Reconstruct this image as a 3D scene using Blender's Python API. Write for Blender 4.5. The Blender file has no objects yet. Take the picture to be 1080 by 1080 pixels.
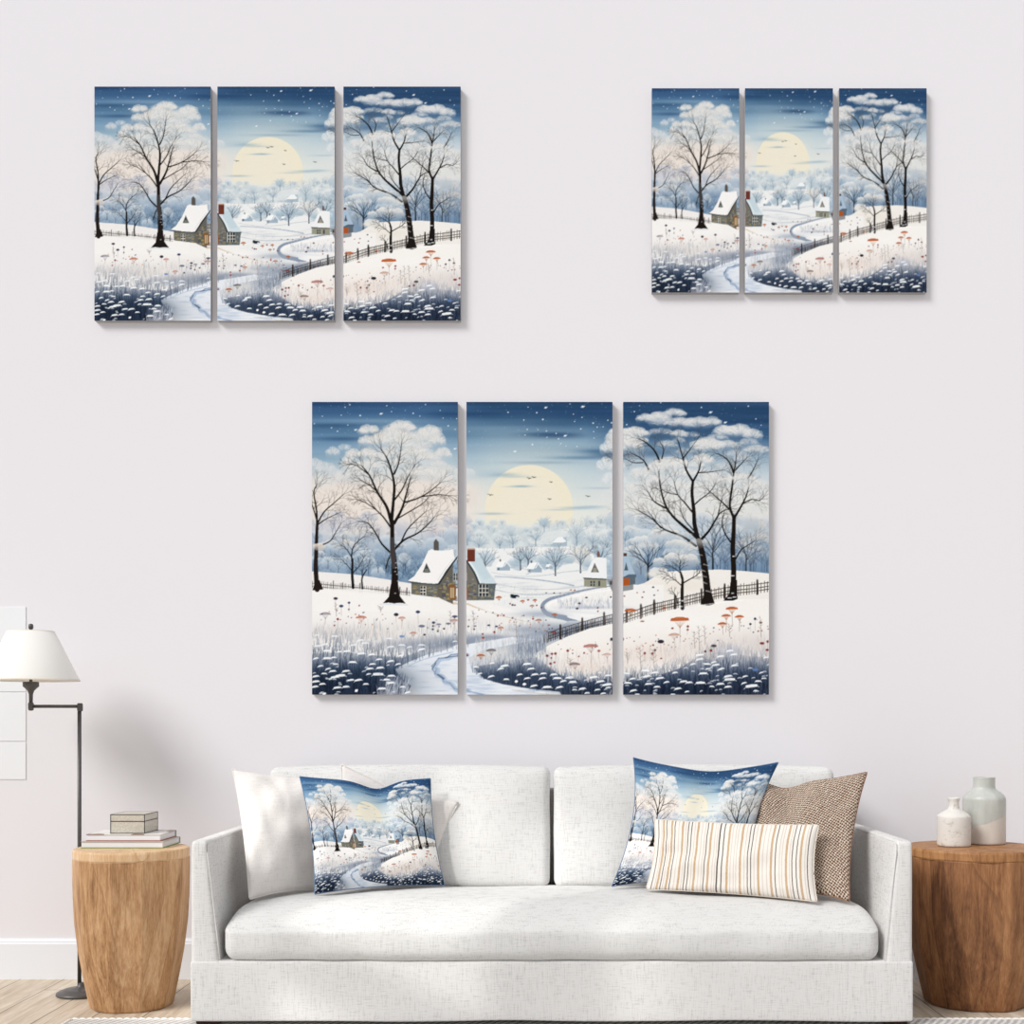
# ---------------------------------------------------------------- the winter print, painted with numpy
import numpy as np, math, random
AW, AH, S = 462.0, 309.0, 2.0
class Art:
    def __init__(s):
        s.W, s.H = int(AW*S), int(AH*S)
        s.im = np.zeros((s.H, s.W, 3), np.float32)
        s.r = random.Random(11)
        s.rs = np.random.RandomState(5)
def hexc(h):
    return np.array([int(h[i:i+2], 16)/255 for i in (0, 2, 4)], np.float32)
def U(x):
    if x < 487: return x-329.1
    if x < 651: return x-491.9+154
    return x-657.3+308
def XY(p): return (U(p[0])*S, (p[1]-424)*S)
def noise(rs, h, w, ny, nx):
    g = rs.rand(ny+2, nx+2).astype(np.float32)
    y = np.linspace(0, ny, h, dtype=np.float32); x = np.linspace(0, nx, w, dtype=np.float32)
    yi = y.astype(int); xi = x.astype(int); fy = (y-yi)[:, None]; fx = (x-xi)[None]
    fy = fy*fy*(3-2*fy); fx = fx*fx*(3-2*fx)
    a = g[yi][:, xi]; b = g[yi][:, xi+1]; c = g[yi+1][:, xi]; d = g[yi+1][:, xi+1]
    return a*(1-fy)*(1-fx)+b*(1-fy)*fx+c*fy*(1-fx)+d*fy*fx
def box(a, x0, y0, x1, y1):
    x0 = max(0, int(x0)); y0 = max(0, int(y0)); x1 = min(a.W, int(x1)+2); y1 = min(a.H, int(y1)+2)
    if x1 <= x0 or y1 <= y0: return None
    yy, xx = np.mgrid[y0:y1, x0:x1].astype(np.float32)
    return x0, y0, x1, y1, xx+.5, yy+.5
def blend(a, b, m, col):
    v = a.im[b[1]:b[3], b[0]:b[2]]
    m = np.clip(m, 0, 1)[..., None]
    v += (col-v)*m
def seg(a, p, q, w0, w1, col, al=1.0):          # tapering stroke in raster units
    r = max(w0, w1)/2+1.5
    b = box(a, min(p[0], q[0])-r, min(p[1], q[1])-r, max(p[0], q[0])+r, max(p[1], q[1])+r)
    if b is None: return
    dx, dy = q[0]-p[0], q[1]-p[1]; L = dx*dx+dy*dy+1e-6
    t = np.clip(((b[4]-p[0])*dx+(b[5]-p[1])*dy)/L, 0, 1)
    d = np.hypot(b[4]-p[0]-t*dx, b[5]-p[1]-t*dy)
    w = w0+(w1-w0)*t
    k = np.minimum(1, w)                         # hair-thin strokes fade instead of vanishing
    m = np.clip(np.maximum(w, 1)/2-d+.5, 0, 1)*k
    blend(a, b, m*al, col)
def smooth(pts, n=5):
    out = []
    P = [pts[0]]+list(pts)+[pts[-1]]
    for i in range(1, len(P)-2):
        p0, p1, p2, p3 = [np.array(q, float) for q in P[i-1:i+3]]
        for k in range(n):
            t = k/n
            out.append(tuple(.5*((2*p1)+(p2-p0)*t+(2*p0-5*p1+4*p2-p3)*t*t+(3*p1-p0-3*p2+p3)*t**3)))
    out.append(tuple(map(float, pts[-1])))
    return out
def stroke(a, pts, w0, w1, col, al=1.0, screen=True, sm=True, n=5):
    P = [XY(p) for p in pts] if screen else list(pts)
    if sm and len(P) > 2: P = smooth(P, n)
    N = len(P)-1; w0 *= S; w1 *= S
    for i in range(N):
        seg(a, P[i], P[i+1], w0+(w1-w0)*i/N, w0+(w1-w0)*(i+1)/N, col, al)
    return P
def poly(a, pts, col, al=1.0, sm=False, fade=None, screen=True):
    P = [XY(p) for p in pts] if screen else list(pts)
    if sm: P = smooth(P, 8)
    xs = [p[0] for p in P]; ys = [p[1] for p in P]
    b = box(a, min(xs)-1, min(ys)-1, max(xs)+1, max(ys)+1)
    if b is None: return
    acc = np.zeros(b[4].shape, np.float32)
    for ox, oy in ((-.25, -.25), (.25, -.25), (-.25, .25), (.25, .25)):
        X = b[4]+ox; Y = b[5]+oy; ins = np.zeros(X.shape, bool)
        for i in range(len(P)):
            x1, y1 = P[i]; x2, y2 = P[(i+1) % len(P)]
            if y1 == y2: continue
            c = ((y1 > Y) != (y2 > Y)) & (X < (x2-x1)*(Y-y1)/(y2-y1)+x1)
            ins ^= c
        acc += ins*.25
    if fade is not None: acc = acc*fade(b[4]/S, b[5]/S)
    blend(a, b, acc*al, col)
def blob(a, x, y, rx, ry, col, al=1.0, screen=True, pw=1.0):
    cx, cy = XY((x, y)) if screen else (x, y)
    rx *= S; ry *= S
    b = box(a, cx-2.3*rx, cy-2.3*ry, cx+2.3*rx, cy+2.3*ry)
    if b is None: return
    d = ((b[4]-cx)/rx)**2+((b[5]-cy)/ry)**2
    blend(a, b, al*np.exp(-d**pw), col)
def disc(a, x, y, rx, ry, col, al=1.0, soft=.5):
    cx, cy = XY((x, y)); rx *= S; ry *= S
    b = box(a, cx-rx-3, cy-ry-3, cx+rx+3, cy+ry+3)
    if b is None: return
    d = np.sqrt(((b[4]-cx)/rx)**2+((b[5]-cy)/ry)**2)
    blend(a, b, al*np.clip((1-d)*min(rx, ry)/soft/S+.5, 0, 1), col)
def puff(a, x, y, rx, ry, top, low, al=1.0, low_al=.3, rim=.8, screen=True):
    """a snow covered crown: bright combed dome on top that thins out towards its underside"""
    cx, cy = XY((x, y)) if screen else (x, y)
    rx *= S; ry *= S
    b = box(a, cx-rx*1.2, cy-ry*1.25, cx+rx*1.2, cy+ry*1.25)
    if b is None: return
    ux = (b[4]-cx)/rx; uy = (b[5]-cy)/ry
    ang = np.arctan2(uy, ux)
    ph = a.r.random()*6.28
    lump = 1+.06*np.sin(ang*5+ph)+.04*np.sin(ang*9+ph*2)
    d = np.sqrt(ux*ux+uy*uy)/lump
    inside = np.clip((1-d)*min(rx, ry)/(1.6*S*.5)+.3, 0, 1)
    h = np.clip(.5-uy*.5, 0, 1)                  # 1 at the top
    nz = a.rs.rand(*b[4].shape).astype(np.float32)
    comb = .5+.5*np.sin(ang*26+ph+d*3)           # fine radial hairs
    comb2 = .5+.5*np.sin(ang*61+ph*3)
    m = inside*(low_al+(1-low_al)*np.clip(h*2.1-.35, 0, 1))
    tone = np.clip(h*.95+.45*np.clip(d-.35, 0, 1)*h*rim+.13*(comb-.5)+.10*(comb2-.5)+.10*(nz-.5), 0, 1)[..., None]
    col = low+(top-low)*tone
    v = a.im[b[1]:b[3], b[0]:b[2]]
    v += (col-v)*np.clip(m*al*(.86+.14*comb2), 0, 1)[..., None]
def frost(a, x, y, rx, ry, top, low, al=1.0, dens=1.0):
    """hoar frost: small domes plus fans of curved hairs, feathered underneath"""
    cx, cy = XY((x, y)); R = a.r
    puff(a, cx, cy, rx, ry, top*.97, low, al*.62, .02, screen=False)
    for k in range(max(3, int(rx*.5))):
        dx = R.uniform(-.75, .75)*rx*S; dy = R.uniform(-.6, .25)*ry*S*(1-abs(dx)/(rx*S)*.5)
        s_ = R.uniform(.28, .45)
        puff(a, cx+dx, cy+dy, rx*s_, ry*s_*1.15, top*R.uniform(.97, 1.02), low*.6+top*.4, al*.5, .0, screen=False)
    n = int(rx*ry*.9*dens)+14
    for k in range(n):
        t = R.uniform(-1.35, 1.35); ex = math.sin(t)*rx*S*R.uniform(.55, 1.06); ey = -math.cos(t)*ry*S*R.uniform(.5, 1.08)
        ox, oy = cx+R.uniform(-.25, .25)*rx*S, cy+ry*S*.55
        p0 = (ox+(cx+ex-ox)*.45, oy+(cy+ey-oy)*.5); p1 = (ox+(cx+ex-ox)*.8+math.sin(t)*1.2, oy+(cy+ey-oy)*.85)
        p2 = (cx+ex+math.sin(t)*2, cy+ey+abs(math.sin(t))*2.2)
        c_ = top*R.uniform(.94, 1.05) if R.random() < .8 else low*.95
        c_ = np.clip(c_, 0, 1)
        seg(a, p0, p1, .6, 1.1, c_, al*R.uniform(.15, .5)); seg(a, p1, p2, 1.1, .7, c_, al*R.uniform(.2, .55))
def twigs(a, p, ang, ln, w, depth, col, al=1.0, spread=.5, bend=.0):
    n = 3; x, y = p; pts = [(x, y)]
    for i in range(n):
        ang += a.r.uniform(-.16, .16)+bend
        x += math.cos(ang)*ln/n; y -= math.sin(ang)*ln/n
        pts.append((x, y))
    P = pts; N = len(P)-1
    for i in range(N):
        seg(a, P[i], P[i+1], w*(1-.4*i/N), w*(1-.4*(i+1)/N), col, al)
    if depth <= 0: return
    for k in range(a.r.choice((2, 2, 2, 3))):
        s = (-1 if k % 2 else 1)*a.r.uniform(.5, 1.1)*spread
        q = pts[-1] if k < 2 else pts[-2]
        twigs(a, q, ang+s, ln*a.r.uniform(.6, .8), w*.6, depth-1, col, al*.9, spread, bend)
def limb(a, pts, w0, w1, col, tw=5, tl=9, depth=2, al=1.0, tal=.75, tcol=None):
    P = stroke(a, pts, w0, w1, col, al)
    tcol = col if tcol is None else tcol
    N = len(P)-1
    for k in range(tw):
        t = .35+.65*(k+.5)/tw
        i = min(N-1, int(t*N)); x, y = P[i]
        ang = math.atan2(-(P[i+1][1]-P[i][1]), P[i+1][0]-P[i][0])
        sd = 1 if k % 2 else -1
        ww = max(.9, (w0+(w1-w0)*t)*S*.5)
        twigs(a, (x, y), ang+sd*a.r.uniform(.4, .9), tl*S*a.r.uniform(.5, .9), min(ww, 2.2), depth, tcol, tal)
    x, y = P[-1]; ang = math.atan2(-(P[-1][1]-P[-3][1]), P[-1][0]-P[-3][0])
    for s in (-.35, .3):
        twigs(a, (x, y), ang+s, tl*S*.8, max(.9, w1*S*.8), depth, tcol, tal)
def tree(a, x, y, h, w, col, crown=None, lo=None, al=1.0, n=5):
    """small bare tree with an optional snow crown"""
    X, Y = XY((x, y)); h *= S; w *= S
    if crown is not None:
        puff(a, X, Y-h*.68, h*.42/S, h*.36/S, crown, lo, al*.9, .55, screen=False)
    seg(a, (X, Y), (X+a.r.uniform(-.5, .5), Y-h*.45), w, w*.6, col, al)
    for k in range(n):
        f = (k+.5)/n
        an = math.pi/2+(f-.5)*1.9
        twigs(a, (X, Y-h*(.28+.22*a.r.random())), an, h*.36, max(.8, w*.45), 2, col, al*.75, .42)
    if crown is not None:
        for k in range(3):
            puff(a, X+(k-1)*h*.2, Y-h*(.86-.1*abs(k-1)), h*.17/S, h*.1/S, crown, lo, al*.5, .1, screen=False)
def paint():
    a = Art(); im = a.im; H, W = a.H, a.W
    R = a.r; rs = a.rs
    yy = (np.arange(H)+.5)/S+424; xx = (np.arange(W)+.5)/S
    def grad(st):
        ys = [s[0] for s in st]; cs = np.array([hexc(s[1]) for s in st])
        return np.stack([np.interp(yy, ys, cs[:, i]) for i in range(3)], 1)
    gL = grad([(424, '2c4f7b'), (436, '426c99'), (446, '5d86ab'), (456, '5580a6'), (468, '6f96b8'), (485, '8eafc6'), (500, 'c3cfd6'), (512, 'e3dcd5'), (535, 'e9dfd6'), (560, 'cfd3da'), (590, '8fa9c2'), (620, '7895b4')])
    gM = grad([(424, '1f4268'), (436, '2b527c'), (446, '527a9d'), (458, '7297b4'), (474, '94b1c5'), (492, 'b4cbd8'), (510, 'c7d6dd'), (530, 'dae2e2'), (548, 'e4e8e3'), (570, 'd8e0e2'), (600, 'dfe5e7'), (733, 'e4e6e9')])
    gR = grad([(424, '264a73'), (445, '284d77'), (462, '355f89'), (480, '86a5bf'), (500, 'c3d1d9'), (515, 'dde1e1'), (540, 'dcdedd'), (560, 'c2ced9'), (585, '8ea9c3'), (604, '6d8cad')])
    c = lambda x, x0, x1: np.clip((x-x0)/(x1-x0), 0, 1)
    wR = (c(xx, 280, 330))[None, :, None]; wM = (c(xx, 120, 180))[None, :, None]
    base = gL[:, None]*(1-wM)+gM[:, None]*wM
    im[:] = base*(1-wR)+gR[:, None]*wR
    # brushed horizontal cloud streaks
    n = noise(rs, H, W, 60, 3)*.6+noise(rs, H, W, 130, 6)*.4-.5
    f = np.clip((512-yy)/80, 0, 1)[:, None]
    im += (n*f)[..., None]*np.array([.11, .12, .13], np.float32)
    dk = hexc('1f4470'); md = hexc('3c6b95'); lt = hexc('8fb0c6')
    for x, y, rx, ry, cc, al in [(350, 449, 40, 3, dk, .5), (365, 463, 34, 2.4, dk, .55), (470, 437, 30, 4, dk, .35), (345, 425, 30, 6, dk, .5), (440, 452, 40, 3, lt, .5), (400, 444, 50, 2.5, lt, .4),
            (500, 437, 35, 3, dk, .55), (590, 448, 60, 5, dk, .35), (585, 459, 28, 3.2, dk, .75), (572, 458, 20, 2, dk, .4), (610, 437, 45, 9, dk, .5), (635, 476, 26, 2.6, md, .8), (610, 483, 34, 2, md, .6), (570, 488, 35, 1.6, md, .4),
            (600, 469, 50, 2.5, lt, .5), (520, 452, 40, 3, lt, .35), (530, 498, 26, 3, hexc('9fbdd0'), .7), (510, 502, 18, 3, hexc('9fbdd0'), .5),
            (634, 515, 20, 1.2, hexc('8fb0c9'), .5), (660, 480, 25, 3, dk, .7), (690, 478, 22, 3.5, dk, .4), (700, 452, 50, 10, dk, .3), (800, 470, 30, 5, hexc('5f86ab'), .4), (790, 500, 30, 8, hexc('a9c3d6'), .4)]:
        blob(a, x, y, rx, ry, cc, al)
    # moon, low and misty
    b = box(a, 0, 0, W, H); cx, cy = XY((558, 537)); d = np.hypot(b[4]-cx, b[5]-cy)
    m = np.clip((46.5*S-d)/2+.5, 0, 1)*np.clip((562-b[5]/S-424)/18, 0, 1)
    haze = np.clip(1-(d-46*S)/(60*S), 0, 1)**2*.35*np.clip((566-b[5]/S-424)/30, 0, 1)
    blend(a, b, haze, hexc('e9e8d8'))
    blend(a, b, m*.96, hexc('f0e8cf'))
    m2 = np.clip((40*S-d)/(12*S), 0, 1)*np.clip((562-b[5]/S-424)/18, 0, 1)
    blend(a, b, m2*.5, hexc('ece7d8'))
    for x, y, rx, ry, al in [(550, 513, 9, 1, .75), (545, 513.5, 14, .8, .4), (518, 542, 15, 1.2, .65), (612, 536, 20, 1.4, .6), (625, 534.5, 14, 1.1, .5), (590, 538, 16, .8, .4), (530, 501, 16, 2.2, .55), (545, 503, 18, 1.2, .3)]:
        blob(a, x, y, rx, ry, hexc('86abc4'), al)
    # birds
    for x, y, s in [(517, 522, 3.2), (558, 504.5, 2.2), (563, 503.5, 2.4), (581, 508.5, 1.6), (579.5, 526.5, 2), (620, 523.5, 2.6)]:
        bc = hexc('55554f')
        stroke(a, [(x-s, y-s*.25), (x-s*.3, y-s*.1), (x, y+s*.25)], .35, .8, bc, .9)
        stroke(a, [(x, y+s*.25), (x+s*.3, y), (x+s, y+s*.1)], .8, .35, bc, .9)
    # stars / snowflakes
    wh = hexc('eef4fa')
    pts = [(369, 427, 1.3), (364, 429.5, 1), (380, 438.3, 1.5), (402, 436.5, 2), (340, 439.2, 1), (331.5, 447, 1), (349.7, 451.3, 1.2), (356, 455, 1.2), (367, 448.3, 1), (375, 453.5, 1.7), (360, 438, .9), (408, 428, 1), (413, 434.3, 1), (436, 436, 1.4), (443, 439, 1), (449, 426.8, 1.1), (467.5, 441, .9), (473, 449.3, 1.4), (480, 473.5, 1.7), (482, 441.7, 1), (464.5, 433, .8), (480.5, 453, .9),
           (557, 429.6, 1), (575.5, 430, 1.9), (535.8, 435, 1.2), (566, 435.3, 1.3), (614.5, 429, 2.4), (601, 426, .9), (604.7, 437, 1), (613.8, 440.3, 1.1), (572.5, 442.5, 1.5), (552.5, 443, 1), (606, 444.7, 1), (625.5, 446.3, 1.5), (641, 443.3, 1.2), (645, 446, 1.5), (629.8, 450.6, 1.1), (636, 450.3, 1), (612.5, 452.5, 1.2), (626, 455.3, 1), (556, 453, 1.1), (567.3, 453.2, .9), (576.3, 454.8, 1.1), (553.7, 459, 1.1), (586.5, 457.3, 1.2), (596, 459.7, 2), (589, 463, 1.3), (576.8, 461.5, 1), (626.5, 462.2, 1), (642.5, 461.5, 1), (561.5, 469, 1.6), (543, 476.3, 1.7), (591.5, 468, 1), (608.3, 471, 1.1), (597, 470.5, .8), (495, 455.3, .8),
           (669, 434.3, 1.2), (661, 448, 1.2), (697, 424.8, 1.2), (674.5, 428, .8), (740, 429.8, 1.2), (749.5, 435, 2.2), (765, 445.7, 2), (789.5, 428.4, 1.3), (797.5, 442, 1.1), (803, 448.5, 1)]
    for x, y, s in pts:
        blob(a, x, y, s*.62, s*.5, wh, 1.0, pw=1.5)
        if s > 1.6: stroke(a, [(x-s*.8, y+s*.3), (x+s*.9, y-s*.3)], .4, .7, wh, .9)
    for k in range(260):
        x = R.uniform(0, AW)*S; y = (R.random()**1.6)*75*S
        blob(a, x, y, .4, .4, wh, R.uniform(.15, .5), screen=False)
    wht = hexc('f1f0ee'); crm = hexc('ebe3da')
    # warm mist left, pale mist right
    for x, y, rx, ry, al in [(350, 530, 40, 16, .8), (440, 520, 40, 16, .8), (370, 535, 40, 14, .6), (470, 530, 16, 22, .7), (395, 535, 50, 22, .8), (450, 525, 40, 20, .75), (430, 545, 60, 10, .5), (495, 525, 14, 12, .5), (340, 512, 20, 8, .6)]:
        blob(a, x, y, rx, ry, hexc('ebe1d8'), al)
    for x, y, rx, ry, al in [(690, 530, 40, 20, .7), (760, 530, 50, 22, .7), (800, 540, 30, 16, .7)]:
        blob(a, x, y, rx, ry, hexc('e2e2e0'), al)
    # ---- far wooded hills, middle panel
    for k in range(120):
        x = R.uniform(486, 652); y = R.uniform(549, 575)
        if 530 < x < 560 and y < 556: continue
        if x > 590: y -= R.uniform(0, 6)
        t = (y-545)/32
        s = 3+4*t*R.uniform(.7, 1.3)
        X, Y = U(min(max(x, 492), 646))*S, (y-424)*S
        puff(a, X, Y, s*1.25, s, hexc('dfe6e8')*(1-.02*t), hexc('a9bfce') if R.random() < .6 else hexc('bccad2'), .8, .55, screen=False)
        if R.random() < .5:
            for q in range(3): twigs(a, (X, Y+s*S*.6), math.pi/2+(q-1)*.5, s*S*.6, .7, 1, hexc('8197a8'), .5)
    for x, y, h in [(579, 560, 9), (588, 558, 8), (604, 558, 10), (618, 557, 12), (629, 560, 12), (640, 558, 12), (634, 552, 8)]:
        tree(a, x, y, h, .6, hexc('a4b2ba'), None, None, .6)
    tree(a, 574, 561, 14, .8, hexc('7d97ad'), hexc('c9d8e0'), hexc('93aec2'), .9)
    poly(a, [(556, 569), (575, 562), (610, 556), (646, 560), (646, 566), (600, 566), (585, 574), (560, 574)], hexc('e9eceb'), .55, True)
    for x, y, h in [(505, 583, 17), (527, 580, 12), (541, 579, 13), (565, 576, 15), (608, 576, 22), (625, 580, 17), (640, 585, 20), (493, 575, 12)]:
        tree(a, x, y, h, .9, hexc('6d8499'), hexc('dce4e7'), hexc('9db5c6'), .9)
    poly(a, [(583, 576), (583, 571), (588, 567), (596, 567), (598, 570), (598, 576)], hexc('a9bccb'))
    poly(a, [(582, 572.5), (588, 567), (593, 566.5), (597.5, 571.5), (594, 572.5)], hexc('f0f4f5'))
    # ---- valley snow
    vs = hexc('eceeee')
    poly(a, [(484, 578), (500, 578), (530, 579), (560, 577.5), (600, 577), (620, 583), (651, 590), (651, 740), (484, 740)], vs)
    poly(a, [(484, 582), (520, 586), (520, 640), (484, 640)], vs)
    for k in range(70):
        x = R.uniform(492, 646); y = R.uniform(578, 586); stroke(a, [(x, y), (x, y-1.4)], .4, .3, hexc('8b99a5'), .6)
    for k in range(26):
        x = R.uniform(535, 646); y = R.uniform(589, 601)
        if x > 605: y -= 3
        puff(a, U(x)*S, (y-424)*S, R.uniform(5, 8), R.uniform(4, 6), hexc('dce6eb'), hexc('8ba8bd'), .85, .6, screen=False)
    poly(a, [(518, 603), (560, 602), (600, 604), (651, 606), (651, 640), (492, 640), (492, 605)], vs)
    for x, y, h, cr in [(512, 606, 24, 1), (549, 601, 19, 1), (557, 600, 20, 1), (585.7, 607, 27, 1), (612.2, 604, 26, 0), (634, 598, 22, 1)]:
        tree(a, x, y, h, 1.7, hexc('4d5d6f'), hexc('cfdce4') if cr else hexc('e4e2dc'), hexc('86a4bb') if cr else hexc('b3bfc7'), 1, 6)
    # tiny far cottages
    for x, y, s in [(530, 602, 1), (563, 604, 1.05), (579, 600, .5)]:
        poly(a, [(x-6*s, y), (x-6*s, y-4*s), (x-2*s, y-9*s), (x+4*s, y-9*s), (x+8*s, y-5*s), (x+8*s, y)], hexc('9fb3c4'))
        poly(a, [(x-8*s, y-3.5*s), (x-4*s, y-10*s), (x+3.5*s, y-10*s), (x, y-3.3*s)], hexc('f4f7f8'))
        poly(a, [(x+1*s, y-4*s), (x+4.2*s, y-10*s), (x+8.6*s, y-4*s), (x+7.6*s, y-4*s), (x+4.4*s, y-8*s), (x+2*s, y-4*s)], hexc('eef3f5'))
        poly(a, [(x-3.2*s, y-9.5*s), (x-3.2*s, y-12*s), (x-1.6*s, y-12*s), (x-1.6*s, y-9.5*s)], hexc('6a5c5c'))
        poly(a, [(x-5*s, y-.6*s), (x-5*s, y-2.6*s), (x-3.4*s, y-2.6*s), (x-3.4*s, y-.6*s)], hexc('49586a'))
    # valley contours
    for pts, w, cc, al in [([(518, 604), (545, 608), (575, 607), (600, 603), (646, 600)], 1.2, 'b9c4cf', .6), ([(522, 608), (560, 611), (590, 615), (605, 618)], 1.6, '8fa2bb', .75), ([(515, 614), (545, 620), (580, 622), (620, 618)], 1.4, 'c6cbd0', .8), ([(520, 622), (550, 627), (590, 626), (640, 619)], 1.8, 'b7c0ca', .7), ([(545, 598), (560, 603), (555, 606)], 1, 'b0b8c0', .6)]:
        stroke(a, pts, w*.5, w, hexc(cc), al)
    for k in range(60):
        x = R.uniform(500, 640); y = R.uniform(606, 632)
        blob(a, x, y, R.uniform(4, 12), R.uniform(.5, 1.2), hexc('cdd3d9') if R.random() < .6 else hexc('f6f4ef'), .45)
    # ---- forests left and right
    def forest(n, xr, yr, tops, lows, tw, sz):
        L = sorted([(R.uniform(*yr), R.uniform(*xr)) for _ in range(n)])
        for y, x in L:
            s = R.uniform(*sz)
            puff(a, U(x)*S, (y-424)*S, s*1.15, s, R.choice(tops), R.choice(lows), .8, .55, screen=False)
            if R.random() < .55:
                tc = R.choice(tw)
                for q in range(3): twigs(a, (U(x)*S, (y-424+s*.8)*S), math.pi/2+(q-1)*.45, s*S*.7, 1, 2, tc, .65)
                seg(a, (U(x)*S, (y-424+s*.8)*S), (U(x)*S, (y-424+s*1.7)*S), 1.3, 1.2, tc, .55)
    Hc = lambda *l: [hexc(q) for q in l]
    forest(26, (331, 482), (545, 566), Hc('e2dcda', 'd3d5dd', 'e6dfd9'), Hc('b9bfd0', 'a6b3c9'), Hc('8489a0', '77819c'), (6, 10))
    forest(46, (331, 482), (566, 600), Hc('cdd8e1', 'b9cad9', 'dedfe0'), Hc('6c8bad', '5f80a5', '86a0bb'), Hc('3f546f', '4c6480'), (6, 10))
    forest(30, (331, 482), (594, 610), Hc('9db7cd', '93b0c8'), Hc('4f759c', '4a6c93'), Hc('33485f'), (6, 9))
    for x, y, rx, ry, wa in [(370, 567, 10, 9, 1), (386, 565, 11, 8, 1), (366, 578, 11, 9, 1), (347, 597, 11, 9, 0), (366, 596, 10, 10, 0), (387, 597, 11, 10, 0), (399, 606, 8, 8, 0), (408, 574, 12, 9, 0), (440, 578, 12, 10, 0), (426, 595, 8, 9, 0), (477, 566, 11, 9, 0), (460, 575, 12, 9, 0)]:
        puff(a, x, y, rx, ry, hexc('e3e0db') if wa else hexc('cfdae2'), hexc('7f9bb8'), .9, .5)
    for k in range(26):
        x = R.uniform(331, 482); h = R.uniform(12, 22); y = R.uniform(600, 612)
        tree(a, x, y, h, R.uniform(.6, 1), hexc('4a6078') if R.random() < .6 else hexc('33455a'), None, None, .6, 4)
    forest(22, (659, 810), (548, 566), Hc('dfe0df', 'cfd8df'), Hc('a8bacb', '93abc3'), Hc('6f86a0'), (6, 10))
    forest(30, (659, 740), (560, 592), Hc('e4e4e1', 'd8e0e4', 'cfdbe3'), Hc('94b0c8', '7b9cbc'), Hc('5b7692', '4c6480'), (7, 11))
    forest(24, (740, 811), (566, 595), Hc('bccad8', 'a9bccf', 'd8d8d6'), Hc('7391b2', '6484a8'), Hc('3f546f'), (6, 10))
    for x, y, rx, ry, tp in [(797, 560, 14, 11, 'd9d6d1'), (803, 572, 13, 9, 'd5d2ce'), (790, 551, 12, 8, 'dcdcdb'), (678, 574, 13, 9, 'e4e6e5'), (693, 567, 10, 8, 'e6e6e3'), (708, 565, 10, 7, 'eae8e2'), (712, 576, 11, 7, 'e8e6df'), (668, 584, 9, 9, 'dfe5e8'), (730, 580, 9, 7, 'dadcdc')]:
        puff(a, x, y, rx, ry, hexc(tp), hexc('8ba6c0'), .9, .35)
    for k in range(30):
        x = R.uniform(738, 811); h = R.uniform(12, 34)
        tree(a, x, 603, h, R.uniform(.7, 1.3), hexc('3b5068') if R.random() < .6 else hexc('56708c'), None, None, .65, 4)
    puff(a, 674, 598, 9, 9, hexc('b9c4cf'), hexc('8096ae'), .9, .7); tree(a, 676, 606, 14, .8, hexc('37485a'), None, None, .8)
    tree(a, 683.5, 614, 36, 2.4, hexc('1c232d'), None, None, 1, 8)
    tree(a, 752, 602, 44, 2.2, hexc('26323f'), None, None, 1, 8); tree(a, 787, 602, 36, 1.8, hexc('2c3a49'), None, None, .9, 7)
    # ---- hills behind the fences
    poly(a, [(329, 603), (345, 604), (372, 606), (400, 610), (430, 615), (455, 617), (485, 620), (485, 650), (329, 650)], hexc('efecea'), 1, True)
    poly(a, [(640, 622), (651, 618), (657, 622), (680, 615), (690, 609), (706, 603), (730, 601.5), (760, 601), (785, 602.5), (820, 606), (820, 680), (640, 680)], hexc('f0ede8'))
    blob(a, 720, 618, 34, 7, hexc('eae3d8'), .7); blob(a, 668, 644, 14, 5, hexc('9fb2cb'), .8); blob(a, 690, 606, 9, 4, hexc('f4f1ea'), .9); puff(a, 695, 604, 11, 6, hexc('f1eee8'), hexc('e3dfd8'), .9, .8)
    puff(a, 709, 590, 9, 7, hexc('ebe9e4'), hexc('96a7b8'), 1, .6); puff(a, 726, 592, 12, 8, hexc('e3e1dc'), hexc('8f9fb0'), 1, .55); puff(a, 695, 594, 7, 6, hexc('e6e6e2'), hexc('93a9bf'), 1, .6)
    # middle mound between the two paths
    poly(a, [(575, 641), (580, 635), (600, 628), (625, 622), (651, 617), (700, 617), (700, 665), (651, 660), (630, 658), (605, 655), (598, 650), (582, 646)], hexc('f2f1ef'))
    stroke(a, [(646, 618), (620, 622), (595, 628), (578, 633), (572, 640), (578, 648), (596, 652), (606, 656), (596, 662)], 1.2, 7, hexc('8797ad'), .8)
    stroke(a, [(646, 622), (620, 626), (598, 631), (581, 636), (579, 641), (590, 646), (620, 650), (646, 650)], 1.6, 4, hexc('f7f7f7'), .95)
    for k in range(220):
        x = R.uniform(588, 646); y = R.uniform(634, 643)
        stroke(a, [(x, y), (x+R.uniform(-.6, .6), y-R.uniform(1.5, 5))], .5, .25, R.choice(Hc('a9b5c6', 'c9cfd8', '8d9db5')), .6)
    blob(a, 620, 641, 26, 1.6, hexc('96a6bd'), .55)
    stroke(a, [(590, 643), (615, 646), (646, 648)], 1.5, 2.5, hexc('e8ebef'), .9)
    stroke(a, [(600, 650), (614, 654), (626, 657)], 4, 3, hexc('f4f5f6'), .95)
    blob(a, 640, 653, 12, 3, hexc('a7b4c6'), .7)
    # right cottage
    poly(a, [(616, 608), (651, 611), (651, 618), (640, 620), (616, 619)], hexc('9a9a86'))
    poly(a, [(651, 611), (668, 612), (668, 622), (657, 624)], hexc('8f9498'))
    poly(a, [(614.5, 609.5), (619, 603), (624, 592), (628, 588), (634, 588), (651, 589), (651, 610.5), (640, 611)], hexc('eef1f2'))
    poly(a, [(614.5, 609.5), (651, 610.5), (651, 612), (616, 611)], hexc('3f444a'), .8)
    poly(a, [(623, 604), (627, 593.5), (632, 604)], hexc('6f6f6b')); poly(a, [(625.3, 604), (625.3, 599.5), (629.3, 599.5), (629.3, 604)], hexc('9d978a'))
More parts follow.
